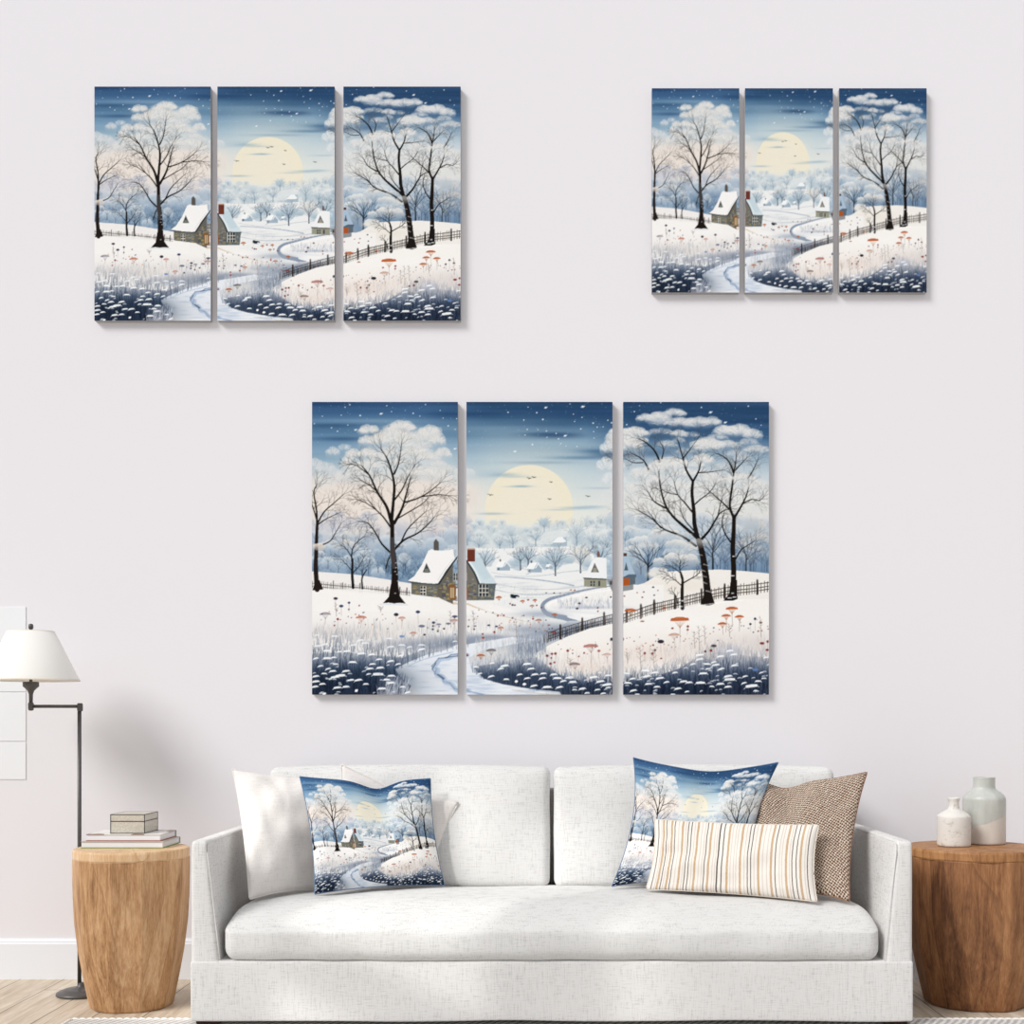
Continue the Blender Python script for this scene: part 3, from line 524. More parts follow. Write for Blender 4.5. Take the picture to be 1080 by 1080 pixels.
    for x, y, rx, ry, al in [(373, 481, 9, 8, .9), (389, 455.5, 12, 8, .9), (386, 467, 9, 8, .9), (412, 454, 9, 7, .5), (424, 453, 15, 10, .95), (415.5, 463, 21, 12, .95), (400, 467, 12, 10, .9), (453, 459, 13, 11, .9), (447, 465, 14, 13, .6), (462, 466, 9, 10, .8), (468, 480, 9, 8, .9), (438, 480, 18, 9, .95), (452, 484, 14, 7, .8), (388, 481, 11, 9, .95), (368, 492, 9, 12, .85), (379, 499, 13, 11, .85), (395, 492, 12, 8, .5), (441, 501, 14, 8, .9), (459, 503, 16, 11, .85), (473, 508, 12, 9, .6), (410, 478, 12, 7, .6), (424, 470, 14, 7, .7), (444, 472, 13, 7, .6), (400, 484, 12, 7, .6), (425, 488, 13, 7, .5), (462, 492, 12, 7, .6), (386, 492, 12, 7, .6), (474, 497, 9, 7, .5), (362, 506, 12, 8, .5)]:
        frost(a, x, y, rx, ry, t1, l1, al)
    puff(a, 494, 501, 8, 7, hexc('dfe2e2'), hexc('c3d0d8'), .7, .3); puff(a, 495, 524, 9, 12, hexc('e6e1da'), hexc('ded9d2'), .6, .4)
    for k in range(90):
        x = R.uniform(333, 482); y = R.uniform(505, 545); twigs(a, (U(x)*S, (y-424)*S), R.uniform(.4, 2.7), R.uniform(4, 9)*S*.6, .8, 2, hexc('b3a398'), .45)
    bc = hexc('17130f'); gc = hexc('4a4a4e')
    limb(a, [(334, 560), (334, 540), (331, 520), (334, 512)], 2.4, .8, bc, 6, 9, 3, .9, .6, gc)
    limb(a, [(335, 552), (342, 540), (352, 531), (362, 522)], 1.8, .6, bc, 6, 9, 3, .9, .6, gc)
    limb(a, [(336, 553), (345, 547), (358, 541)], 1.4, .5, bc, 5, 7, 2, .9, .6, gc); limb(a, [(334, 548), (331, 538), (329, 532)], 1.6, .9, bc, 2, 6, 2)
    limb(a, [(337, 576), (348, 571), (354, 562), (360, 552)], 1.5, .5, bc, 6, 10, 3, .8, .5, hexc('4a5068'))
    stroke(a, [(334.5, 622), (333, 600), (333.5, 580), (334, 565), (335, 550)], 5.4, 2.4, hexc('241a17'), 1)
    poly(a, [(329.5, 623), (333, 612), (337, 612), (341, 622)], hexc('241a17')); puff(a, 336, 577, 7, 4, hexc('e9e0d6'), hexc('c3bab3'), 1, .6)
    limb(a, [(372, 600), (371, 585), (374, 575), (384, 566)], 1.8, .6, hexc('1e2026'), 7, 9, 3, .9, .6)
    limb(a, [(372, 590), (366, 580), (360, 575)], 1.2, .5, hexc('1e2026'), 5, 7, 2, .9, .6); limb(a, [(373, 604), (379, 597), (384, 588)], 1, .5, hexc('26303e'), 4, 6, 2, .9, .6); limb(a, [(371, 602), (365, 595), (360, 590)], 1, .5, hexc('26303e'), 4, 6, 2, .9, .6)
    stroke(a, [(372.5, 620), (371.5, 605), (372, 590)], 3.2, 1.8, hexc('181619'), 1); stroke(a, [(382.5, 621), (382, 610), (387, 601)], 2, 1, hexc('1f2228'), 1); tree(a, 382, 612, 20, 1.2, hexc('26303e'), None, None, .9)
    br = dict(depth=3, tal=.6, tcol=hexc('4a4644'))
    limb(a, [(413, 552), (408, 535), (398, 519), (390, 502), (382, 492)], 3.6, 1, bc, 9, 11, **br)
    limb(a, [(398, 519), (390, 512), (380, 506)], 1.3, .5, bc, 4, 7, 2)
    limb(a, [(388, 500), (376, 491), (368, 490)], 1.2, .4, bc, 4, 7, 2)
    limb(a, [(413, 550), (415, 530), (416, 512), (413, 497), (408, 483), (402, 474)], 3.6, 1, bc, 9, 11, **br)
    limb(a, [(416, 500), (421, 487), (424, 466)], 1.8, .6, bc, 5, 8, **br)
    limb(a, [(415, 529), (424, 517), (430, 504), (438, 490)], 1.7, .6, bc, 6, 9, **br)
    limb(a, [(416, 552), (424, 537), (429, 520), (433, 504)], 3.2, .8, bc, 7, 10, **br)
    limb(a, [(427, 530), (440, 526), (453, 519), (465, 509)], 1.7, .6, bc, 6, 9, **br); limb(a, [(445, 524), (462, 522), (474, 523)], 1.3, .5, bc, 5, 8, 2)
    limb(a, [(418, 548), (430, 541), (445, 532), (452, 525)], 1.4, .5, bc, 6, 8, **br)
    limb(a, [(412, 556), (404, 545), (396, 537), (388, 527)], 1.9, .6, bc, 6, 9, **br)
    limb(a, [(397, 538), (385, 530), (377, 527)], 1.1, .4, bc, 4, 7, 2)
    limb(a, [(416, 580), (426, 570), (440, 563), (450, 555), (458, 546)], 2.3, .7, bc, 8, 10, **br)
    limb(a, [(423, 573), (429, 560), (438, 550), (449, 540)], 1.7, .5, bc, 6, 9, **br)
    limb(a, [(413, 584), (403, 574), (396, 562), (388, 552), (378, 550)], 2.2, .6, bc, 8, 9, **br)
    limb(a, [(407, 600), (410, 590), (414, 582)], 1.2, 1.2, bc, 2, 6, 2, .8)
    stroke(a, [(416, 628), (416.5, 605), (415.5, 590), (414, 575), (414, 550)], 7.6, 4, hexc('1d1512'), 1)
    poly(a, [(404, 636.5), (410, 630), (412.5, 616), (420, 616), (422, 629), (428, 636.8), (421, 636.2), (416, 636.8), (410, 636)], hexc('1a1310'), 1)
    poly(a, [(410.5, 583), (411, 567), (416.6, 567), (417, 576), (418, 600), (414, 600)], hexc('9ba3ad'), .28)
    for x, y in ((418, 599), (417, 603), (419, 606), (420, 613), (417, 626), (418, 594)): blob(a, x, y, 1, .5, wh, .9)
    stroke(a, [(401, 637.6), (430, 638.2)], 1, 1, hexc('c3d2e6'), .6)
    # ---- right trees
    tR = hexc('e6e3df'); lR = hexc('7c98b3')
    for x, y, rx, ry, cc, al in [(715, 470, 50, 16, '7f9ab4', .35), (780, 478, 34, 18, '9fb4c6', .45), (710, 500, 46, 20, 'cfd8dd', .5), (770, 505, 44, 20, 'd3dade', .55), (668, 480, 18, 24, 'c9d3da', .5)]:
        blob(a, x, y, rx*.75, ry*.75, hexc(cc), al)
    for x, y, rx, ry, al, wa in [(680, 443, 10, 7, .8, 0), (695, 443, 15, 9, .9, 0), (697, 447, 13, 7, .6, 0), (711, 438, 13, 7, .8, 0), (717, 448, 13, 8, .85, 0), (736, 448, 15, 9, .85, 0), (751, 447, 11, 8, .85, 0), (716, 459, 10, 6, .75, 0), (716, 466, 8, 5, .5, 0), (703, 470, 11, 6, .75, 0), (765, 457, 14, 9, .95, 0), (780, 457, 16, 10, .95, 0), (794, 461, 11, 9, .9, 0), (768, 471, 14, 7, .75, 0), (798, 476, 16, 7, .6, 0), (784, 485, 11, 6, .6, 0),
            (669, 459, 17, 9, 1, 1), (665, 471, 14, 9, 1, 1), (660, 466, 10, 13, .9, 1), (672, 466, 12, 7, .8, 1), (746, 472, 19, 11, 1, 1), (741, 487, 12, 9, 1, 1), (736, 492, 8, 6, .9, 1), (707, 492, 22, 10, 1, 1), (692, 497, 13, 9, .95, 1), (694, 509, 14, 8, .8, 1), (675, 503, 15, 10, .7, 1), (753, 508, 14, 9, 1, 1), (781, 508, 18, 9, 1, 1), (792, 517, 11, 9, .9, 1), (720, 518, 9, 7, .8, 1), (803, 520, 12, 14, .6, 1), (664, 520, 12, 12, .5, 1), (697, 457, 14, 6, .5, 0), (728, 460, 12, 5, .5, 0), (757, 463, 12, 6, .6, 0), (790, 468, 12, 6, .6, 0), (776, 480, 12, 6, .5, 0), (722, 478, 10, 6, .4, 0), (718, 500, 14, 7, .7, 1), (766, 494, 12, 7, .5, 0), (740, 500, 10, 6, .6, 1), (705, 520, 12, 8, .5, 1), (736, 530, 10, 7, .4, 1), (765, 524, 10, 6, .4, 1)]:
        frost(a, x, y, rx, ry, hexc('eceae6') if wa else hexc('dcdddf'), hexc('b4c4d1') if wa else hexc('7f9ab5'), al)
    for k in range(16):
        puff(a, R.uniform(662, 808), R.uniform(512, 548), R.uniform(8, 13), R.uniform(7, 10), hexc('e4e4e1'), hexc('cfd8dd'), .45, .3)
    for x, y, rx, ry in [(641, 475, 9, 10), (638.5, 494, 10, 12), (642, 509, 8, 11)]:
        frost(a, x, y, rx, ry, hexc('e2e6e8'), hexc('b3c5d1'), .95)
    for k in range(60):
        x = R.uniform(660, 808); y = R.uniform(480, 560); twigs(a, (U(x)*S, (y-424)*S), R.uniform(.5, 2.6), R.uniform(4, 9)*S*.6, .8, 2, hexc('8f8f90'), .4)
    limb(a, [(731, 508), (724, 496), (720, 482), (715, 464)], 2.6, .8, bc, 8, 11, **br); limb(a, [(731, 508), (737, 497), (739, 488)], 2.3, 1, bc, 3, 8, **br); limb(a, [(737, 499), (748, 498), (763, 496)], 1, .4, bc, 4, 8, **br)
    limb(a, [(720, 484), (728, 474), (738, 460)], 1.3, .5, bc, 6, 9, **br)
    limb(a, [(735, 567), (722, 556), (710, 545), (702, 533), (697, 516), (695, 500)], 3.4, 1.2, bc, 8, 9, **br); limb(a, [(702, 536), (690, 529), (683, 518)], 2, .6, bc, 6, 9, **br)
    limb(a, [(696, 487), (690, 475), (680, 466), (674, 463)], 2.2, .7, bc, 8, 9, **br); limb(a, [(684, 495), (678, 485), (666, 478)], 2, .6, bc, 6, 9, **br); limb(a, [(698, 484), (700, 474), (696, 466)], 1.3, .5, bc, 5, 8, **br); limb(a, [(678, 488), (668, 488), (660, 484)], 1.1, .4, bc, 4, 7, **br)
    limb(a, [(734, 576), (720, 566), (700, 558), (686, 546), (672, 538)], 2.6, .6, bc, 9, 10, **br); limb(a, [(697, 557), (690, 548), (684, 540)], 1.2, .4, bc, 4, 7, **br)
    limb(a, [(730, 540), (722, 530), (715, 522), (711, 508)], 1.8, .6, bc, 7, 10, **br); limb(a, [(715, 522), (705, 520), (697, 516)], 1, .4, bc, 3, 6, **br)
    limb(a, [(733, 532), (740, 526), (748, 520), (754, 512)], 1.4, .5, bc, 6, 9, **br)
    limb(a, [(739, 570), (748, 560), (754, 550), (760, 541), (769, 537)], 2.8, .7, bc, 7, 9, **br); limb(a, [(757, 546), (760, 532), (763, 522)], 1.2, .4, bc, 5, 8, **br)
    limb(a, [(732, 560), (722, 548), (717, 536)], 1.4, .5, bc, 5, 8, **br)
    stroke(a, [(731, 508), (730, 520), (732, 540), (733, 555), (738, 575)], 2.6, 5, hexc('15110f'), 1)
    stroke(a, [(738, 572), (742, 590), (745, 612), (747, 632)], 5.6, 8, hexc('1c1512'), 1); poly(a, [(739, 638), (743, 626), (751, 626), (754, 637), (748, 639)], hexc('1c1512'))
    for x, y, s in ((738, 585, 3), (742, 602, 2.5), (743, 608, 2.5), (744, 615, 2), (748, 624, 3), (745, 596, 2.5)): stroke(a, [(x-s, y-.6), (x+s, y+1)], 1.4, .7, hexc('cfcfcf'), .65)
    for x, y, rx, ry in ((735, 574, 9, 6), (722, 566, 9, 5), (708, 557, 8, 4), (731, 580, 5, 4)): puff(a, x, y, rx, ry, hexc('e8e6e1'), hexc('c3ccd4'), .6, .3)
    limb(a, [(774, 546), (770, 534), (772, 516), (774, 500)], 3, 1.6, bc, 4, 8, **br); limb(a, [(774, 499), (769, 487), (762, 481), (755, 478)], 1.9, .5, bc, 6, 8, **br); limb(a, [(774, 499), (776, 488), (777, 478)], 1.5, .6, bc, 4, 8, **br); limb(a, [(776, 496), (784, 487), (788, 483)], 1.1, .4, bc, 4, 7, **br)
    limb(a, [(775, 546), (782, 534), (787, 524), (790, 514)], 2.5, .8, bc, 6, 9, **br); limb(a, [(784, 531), (793, 527), (801, 528), (806, 524)], 1.3, .4, bc, 6, 8, **br); limb(a, [(789, 505), (795, 495), (800, 484)], 1.4, .4, bc, 5, 8, **br)
    limb(a, [(770, 538), (762, 530), (754, 523), (746, 516)], 1.8, .5, bc, 7, 9, **br)
    limb(a, [(773, 575), (765, 563), (762, 552), (764, 540)], 1.8, .6, bc, 5, 8, **br); limb(a, [(776, 590), (782, 580), (788, 576), (796, 571)], 1.6, .5, bc, 6, 9, **br)
    stroke(a, [(773.5, 620), (774, 600), (773, 580), (774, 560), (774.5, 545)], 6, 3.8, hexc('1a1310'), 1)
    poly(a, [(763, 634), (769, 627), (771, 612), (777.5, 612), (778, 632), (773, 634)], hexc('1a1310'))
    for x, y, s in ((773, 607.5, 1.6), (774, 587, .8), (770, 631, 2), (775, 630, 1.6), (773, 626, 1)): stroke(a, [(x-s, y), (x+s, y)], 1, .8, wh, .9)
    limb(a, [(721, 615), (728, 611), (735, 607), (738, 603)], 1.3, .5, bc, 6, 7, 2, tal=.7); limb(a, [(719, 618), (712, 612), (704, 607)], 1.1, .4, bc, 6, 7, 2, tal=.7); limb(a, [(719, 610), (717, 600), (718, 592)], 1.6, .5, bc, 6, 7, 2, tal=.7); limb(a, [(718, 605), (712, 600), (707, 597)], .9, .4, bc, 4, 6, 2, tal=.6); limb(a, [(715, 637), (713, 629), (710, 625)], 1, .4, bc, 3, 5, 1)
    stroke(a, [(720, 642), (719.5, 625), (720, 612), (718, 604)], 4, 1.8, hexc('1a1513'), 1)
    for x, y in ((718, 640), (723, 643), (720, 634)): blob(a, x, y, 2.6, .8, wh, .9)
    stroke(a, [(736, 639), (760, 636), (785, 633)], 1, 1, hexc('ffffff'), .6)
    # frosted masses lying over the upper twigs
    for x, y, rx, ry, al in [(424, 452, 13, 8, .75), (412, 459, 12, 7, .7), (432, 462, 10, 7, .6), (452, 458, 12, 8, .7), (463, 468, 8, 9, .6), (389, 455, 10, 6, .85), (386, 466, 8, 6, .85), (400, 464, 9, 7, .6), (371, 481, 8, 7, .8), (389, 479, 10, 6, .8), (437, 478, 16, 5, .85), (452, 483, 10, 5, .6), (467, 478, 8, 7, .75), (440, 500, 13, 7, .75), (458, 500, 12, 7, .55), (376, 498, 9, 7, .55), (404, 481, 8, 5, .5),
            (372, 566, 9, 6, .45), (384, 566, 7, 5, .4)]:
        frost(a, x, y, rx, ry, hexc('ece9e4'), hexc('c3ced6'), al*.55, .7)
    for x, y, rx, ry, al in [(682, 441, 9, 5, .9), (695, 441, 12, 6, .9), (711, 436, 12, 6, .85), (719, 446, 11, 6, .9), (736, 446, 13, 6, .9), (752, 446, 9, 5, .85), (716, 458, 9, 5, .8), (668, 457, 16, 7, .95), (664, 469, 13, 7, .95), (746, 470, 17, 8, .95), (741, 486, 10, 7, .9), (706, 490, 20, 7, .95), (691, 495, 11, 7, .9), (694, 506, 10, 6, .7), (752, 506, 12, 7, .9), (781, 506, 15, 6, .9), (792, 515, 9, 6, .85), (764, 455, 12, 6, .9), (780, 455, 13, 7, .9), (793, 459, 9, 6, .85), (766, 469, 10, 5, .75), (799, 474, 12, 5, .6), (720, 516, 7, 5, .6), (675, 500, 11, 6, .6), (709, 589, 8, 6, .7), (725, 590, 11, 6, .75), (718, 584, 8, 4, .4), (684, 577, 14, 6, .5)]:
        frost(a, x, y, rx, ry, hexc('eae8e5'), hexc('b3c2cf'), al*.6, .8)
    yv = np.clip((yy-655)/60, 0, 1)[:, None, None]
    lum = im.mean(2, keepdims=True); im[:] = im+(lum-im)*(.12+.10*yv)          # reeds greyer than the sky
    im[:] = np.clip(im, 0, 1)**(1+.10*yv+.04)
    im += (rs.rand(H, W, 1).astype(np.float32)-.5)*.02
    return np.clip(im, 0, 1)
# ================================================================ the room
import bpy, bmesh
from mathutils import Vector, Matrix, noise as mnoise
F, VX, VY, EYE = 1370.0, 582.0, 762.0, 1.0125
YW = 5.137
C = bpy.context.scene.collection
sc = bpy.context.scene
def at(px, py, D): return Vector(((px-VX)*D/F, D, EYE-(py-VY)*D/F))
def lin(h):
    c = [int(h[i:i+2], 16)/255 for i in (0, 2, 4)]
    return tuple(v/12.92 if v <= .04045 else ((v+.055)/1.055)**2.4 for v in c)+(1,)
# ---------------------------------------------------------------- materials
class NT:
    def __init__(s, name):
        s.m = bpy.data.materials.new(name); s.m.use_nodes = True; s.t = s.m.node_tree; s.b = s.t.nodes['Principled BSDF']
    def n(s, ty, **kw):
        nd = s.t.nodes.new(ty)
        for k, v in kw.items():
            if k.startswith('i_'):
                key = k[2:]; key = int(key) if key.isdigit() else key.replace('_', ' ')
                if isinstance(v, bpy.types.NodeSocket): s.t.links.new(v, nd.inputs[key])
                else: nd.inputs[key].default_value = v
            else: setattr(nd, k, v)
        return nd
    def l(s, a, b): s.t.links.new(a, b)
    def coord(s, kind='Object'): return s.n('ShaderNodeTexCoord').outputs[kind]
    def map(s, vec, scale=(1, 1, 1), rot=(0, 0, 0), loc=(0, 0, 0)):
        m = s.n('ShaderNodeMapping', i_0=vec); m.inputs['Scale'].default_value = scale; m.inputs['Rotation'].default_value = rot; m.inputs['Location'].default_value = loc
        return m.outputs[0]
    def noise(s, vec, scale=5, detail=3, rough=.5, dist=0):
        nd = s.n('ShaderNodeTexNoise', i_Vector=vec); nd.inputs['Scale'].default_value = scale; nd.inputs['Detail'].default_value = detail; nd.inputs['Roughness'].default_value = rough; nd.inputs['Distortion'].default_value = dist
        return nd.outputs['Fac']
    def ramp(s, fac, stops):
        r = s.n('ShaderNodeValToRGB', i_0=fac); e = r.color_ramp.elements
        e[0].position, e[0].color = stops[0][0], lin(stops[0][1]); e[1].position, e[1].color = stops[-1][0], lin(stops[-1][1])
        for p, c in stops[1:-1]:
            x = e.new(p); x.color = lin(c)
        return r.outputs[0]
    def math(s, op, a, b=0.0, c=None):
        nd = s.n('ShaderNodeMath', operation=op)
        for i, v in enumerate((a, b, c)):
            if v is None: continue
            if isinstance(v, bpy.types.NodeSocket): s.l(v, nd.inputs[i])
            else: nd.inputs[i].default_value = v
        return nd.outputs[0]
    def mix(s, fac, a, b, ty='MIX'):
        nd = s.n('ShaderNodeMix', data_type='RGBA', blend_type=ty)
        for i, v in ((0, fac), (6, a), (7, b)):
            if isinstance(v, bpy.types.NodeSocket): s.l(v, nd.inputs[i])
            else: nd.inputs[i].default_value = v
        return nd.outputs[2]
    def bump(s, h, st=.3, dist=.01):
        b = s.n('ShaderNodeBump', i_Height=h); b.inputs['Strength'].default_value = st; b.inputs['Distance'].default_value = dist
        s.l(b.outputs[0], s.b.inputs['Normal'])
    def col(s, v):
        if isinstance(v, bpy.types.NodeSocket): s.l(v, s.b.inputs['Base Color'])
        else: s.b.inputs['Base Color'].default_value = lin(v)
    def rough(s, r, spec=.5, metal=0):
        s.b.inputs['Roughness'].default_value = r; s.b.inputs['Specular IOR Level'].default_value = spec; s.b.inputs['Metallic'].default_value = metal
def plain(name, h, r=.6, spec=.4, metal=0, amt=.04, sc_=30, bump=0):
    t = NT(name); n = t.noise(t.coord(), sc_, 4)
    c = Vector(lin(h)[:3]); a = tuple(c*(1-amt))+(1,); b = tuple(min(1, v*(1+amt)) for v in c)+(1,)
    t.col(t.mix(n, a, b)); t.rough(r, spec, metal)
    if bump: t.bump(n, bump, .002)
    return t.m
def linen(name, base, fleck, sc_=1.0, bump=.35, spec=.15, amt=1.0):
    t = NT(name); co = t.coord()
    w1 = t.noise(t.map(co, (28*sc_, 28*sc_, 420*sc_)), 1, 3, .6); w2 = t.noise(t.map(co, (420*sc_, 150*sc_, 26*sc_)), 1, 3, .6)
    w3 = t.noise(t.map(co, (90*sc_, 300*sc_, 90*sc_)), 1, 2, .5)
    n = t.math('ADD', t.math('MULTIPLY', w1, .45), t.math('ADD', t.math('MULTIPLY', w2, .45), t.math('MULTIPLY', w3, .1)))
    big = t.noise(co, 2.2, 2)
    n2 = t.math('ADD', n, t.math('MULTIPLY', t.math('SUBTRACT', big, .5), .06))
    t.col(t.ramp(n2, [(.36, fleck), (.5, base), (.6, base)])); t.rough(.95, spec); t.bump(n, bump, .003)
    return t.m
M = {}
M['linen'] = linen('sofa_linen', 'e1dfdd', 'c4c2c0', .8, .3)
M['linen2'] = linen('sofa_cushion_linen', 'dfdedc', 'c4c3c1', .8, .3)
M['whitecloth'] = linen('white_cotton', 'e8e3df', 'd9d4d0', .8, .12)
M['piping'] = plain('linen_piping', 'dddcda', .9, .1)
M['metal'] = plain('bronze_metal', '5b5857', .42, .5, .35, .06, 60)
M['ivory'] = plain('lamp_shade_linen', 'f6f3ee', .85, .2, 0, .015, 200)
M['rim'] = plain('lamp_shade_trim', 'e6dccb', .8, .2)
M['darkwood'] = plain('dark_wood', '3a1f17', .5, .4)
M['paper'] = plain('book_pages', 'e9eaee', .8, .2, 0, .04, 4)
M['canvas_side'] = plain('canvas_side', 'a9a7a6', .9, .1)
M['brushed_nickel'] = plain('nail', '888888', .5)
def wall_mat():
    t = NT('painted_wall'); co = t.coord(); n = t.noise(co, .7, 3, .5); fine = t.noise(co, 260, 3)
    t.col(t.mix(n, lin('e8e6ea'), lin('eae8ec'))); t.rough(.85, .2); t.bump(fine, .04, .002); return t.m
M['wall'] = wall_mat()
M['trimw'] = plain('trim_paint', 'eceff4', .5, .4, 0, .01, 3)
M['shiplap'] = plain('shiplap_paint', 'edeff2', .6, .3, 0, .01, 3)
def print_mat(name, weave=900, st=.1):
    t = NT(name); at_ = t.n('ShaderNodeAttribute', attribute_name='print'); co = t.coord()
    w = t.noise(t.map(co, (weave, weave, weave)), 1, 2)
    t.l(at_.outputs['Color'], t.b.inputs['Base Color']); t.rough(.9, .1); t.bump(w, st, .001); return t.m
M['print'] = print_mat('printed_canvas'); M['printcloth'] = print_mat('printed_cotton', 500, .2)
def wood_mat(name, cols, n, seed):
    t = NT(name); co = t.coord(); sx = t.n('ShaderNodeSeparateXYZ', i_0=co)
    x, y, z = sx.outputs
    wob = t.math('MULTIPLY', t.math('SUBTRACT', t.noise(t.map(co, (2, 2, 3)), 1, 2), .5), .5)
    ang = t.math('ARCTAN2', y, x); ang = t.math('ADD', ang, t.math('MULTIPLY', z, t.math('SINE', t.math('MULTIPLY', ang, 2.3), 0)))
    ai = t.math('MULTIPLY', ang, n/6.2832); fl = t.math('FLOOR', t.math('ADD', ai, wob))
    wn = t.n('ShaderNodeTexWhiteNoise', noise_dimensions='1D'); t.l(t.math('ADD', fl, seed), wn.inputs['W'])
    fr = t.math('FRACT', t.math('ADD', ai, wob)); edge = t.math('LESS_THAN', fr, .035)
    g1 = t.noise(t.map(co, (30, 30, 2.0)), 1.6, 6, .62, 1.3); g2 = t.noise(t.map(co, (130, 130, 7)), 1.2, 5, .7, .6); g3 = t.noise(t.map(co, (9, 9, 2.2)), 1.4, 3, .5, 2.2)
    pores = t.noise(t.map(co, (260, 260, 40)), 1, 2, .6)
    v = t.math('ADD', t.math('MULTIPLY', g1, .42), t.math('ADD', t.math('MULTIPLY', g2, .28), t.math('MULTIPLY', g3, .36)))
    v = t.math('ADD', v, t.math('MULTIPLY', t.math('SUBTRACT', wn.outputs['Value'], .5), .15))
    v = t.math('ADD', v, t.math('MULTIPLY', t.math('SUBTRACT', pores, .5), .22))
    c = t.ramp(v, [(.30, cols[0]), (.44, cols[1]), (.56, cols[2]), (.72, cols[3])])
    c = t.mix(t.math('MULTIPLY', edge, .35), c, lin(cols[0]))
    vo = t.n('ShaderNodeTexVoronoi', i_Vector=t.map(co, (1, 1, .55))); vo.inputs['Scale'].default_value = 7
    kn = t.math('LESS_THAN', vo.outputs['Distance'], .045); c = t.mix(t.math('MULTIPLY', kn, .75), c, lin('3c2618'))
    t.col(c); t.rough(.55, .35); t.bump(v, .25, .004); return t.m
M['oak'] = wood_mat('light_mango_wood', ['7a5636', 'ac8259', 'c79f77', 'dcbd98'], 17, 3)
M['walnut'] = wood_mat('brown_mango_wood', ['4a2d1a', '6f482d', '8f613e', 'ad7d54'], 13, 9)
M['oakrim'] = wood_mat('light_mango_rim', ['a98358', 'cda67c', 'dcbb95', 'e8cdac'], 40, 5); M['walnutrim'] = wood_mat('brown_mango_rim', ['6b4226', '93653e', 'ac7b4f', 'c0935f'], 40, 5)
def floor_mat():
    t = NT('floor_planks'); co = t.coord(); br = t.n('ShaderNodeTexBrick')
    t.l(t.map(co, (1, 1, 1), (0, 0, math.pi/2), (.05, .03, 0)), br.inputs['Vector'])
    br.offset = .37; br.inputs['Scale'].default_value = 1; br.inputs['Brick Width'].default_value = 1.5; br.inputs['Row Height'].default_value = .172
    br.inputs['Mortar Size'].default_value = .0022; br.inputs['Mortar Smooth'].default_value = .1; br.inputs['Bias'].default_value = 0
    br.inputs['Color1'].default_value = (0, 0, 0, 1); br.inputs['Color2'].default_value = (1, 1, 1, 1); br.inputs['Mortar'].default_value = (.5, .5, .5, 1)
    g = t.noise(t.map(co, (26, 1.6, 1)), 1.5, 6, .65, 1.2); g2 = t.noise(t.map(co, (6, .8, 1)), 1.5, 3, .5, 1.5); fine = t.noise(t.map(co, (150, 9, 1)), 1, 3)
    v = t.math('ADD', t.math('MULTIPLY', g, .5), t.math('ADD', t.math('MULTIPLY', g2, .3), t.math('MULTIPLY', fine, .2)))
    v = t.math('ADD', v, t.math('MULTIPLY', t.math('SUBTRACT', br.outputs['Color'], .5), .1))
    c = t.ramp(v, [(.3, '927e68'), (.45, 'c3b29c'), (.58, 'd8cbb9'), (.72, 'e6ddd0')])
    c = t.mix(t.math('MULTIPLY', br.outputs['Fac'], .85), c, lin('5d4a3a'))
    t.col(c); t.rough(.5, .35); t.bump(t.math('SUBTRACT', v, br.outputs['Fac']), .3, .004); return t.m
M['floor'] = floor_mat()
def marks(name, a, b, sc_, lo=.45, hi=.6, r=.5, bump=.2):
    t = NT(name); n = t.noise(t.map(t.coord(), (1, 1, 2)), sc_, 6, .65, .8); t.col(t.ramp(n, [(lo, a), (hi, b)])); t.rough(r, .4); t.bump(n, bump, .003); return t.m
M['stoneware'] = marks('speckled_stoneware', 'b9b2a7', 'dedad4', 26, .3, .46, .6, .3)
M['shagreen'] = marks('shagreen', 'b9b3a6', 'd6d0c3', 160, .35, .62, .5, .1)
M['boxframe'] = plain('black_lacquer', '2c2c2e', .4)
M['glaze'] = marks('celadon_glaze', 'b3bdb8', 'cdd5d0', 9, .3, .7, .25, .03)
M['bisque'] = plain('bisque_clay', 'd6cdc4', .8, .2, 0, .03, 60)
M['greencover'] = plain('green_cover', '6f9a45', .5); M['redcover'] = plain('red_cover', 'a9563e', .5); M['spinegrey'] = plain('grey_cover', 'b9b7ae', .5)
def cover_mat():     # patchwork jacket seen edge-on
    t = NT('patchwork_jacket'); br = t.n('ShaderNodeTexVoronoi', i_Vector=t.map(t.coord(), (1, .4, 1))); br.inputs['Scale'].default_value = 22
    sp = t.n('ShaderNodeSeparateColor', i_0=br.outputs['Color'])
    r = t.n('ShaderNodeValToRGB', i_0=sp.outputs[0]); r.color_ramp.interpolation = 'CONSTANT'; e = r.color_ramp.elements
    e[0].position, e[0].color = 0, lin('e8e6e2'); e[1].position, e[1].color = .42, lin('8fb552')
    for p, c in ((.52, '3b4fa0'), (.62, '4fb5d6'), (.72, 'f0efec'), (.86, 'a08a7c'), (.93, 'e3ddd2')):
        x = e.new(p); x.color = lin(c)
    t.col(r.outputs[0]); t.rough(.35, .5); return t.m
M['jacket'] = cover_mat()
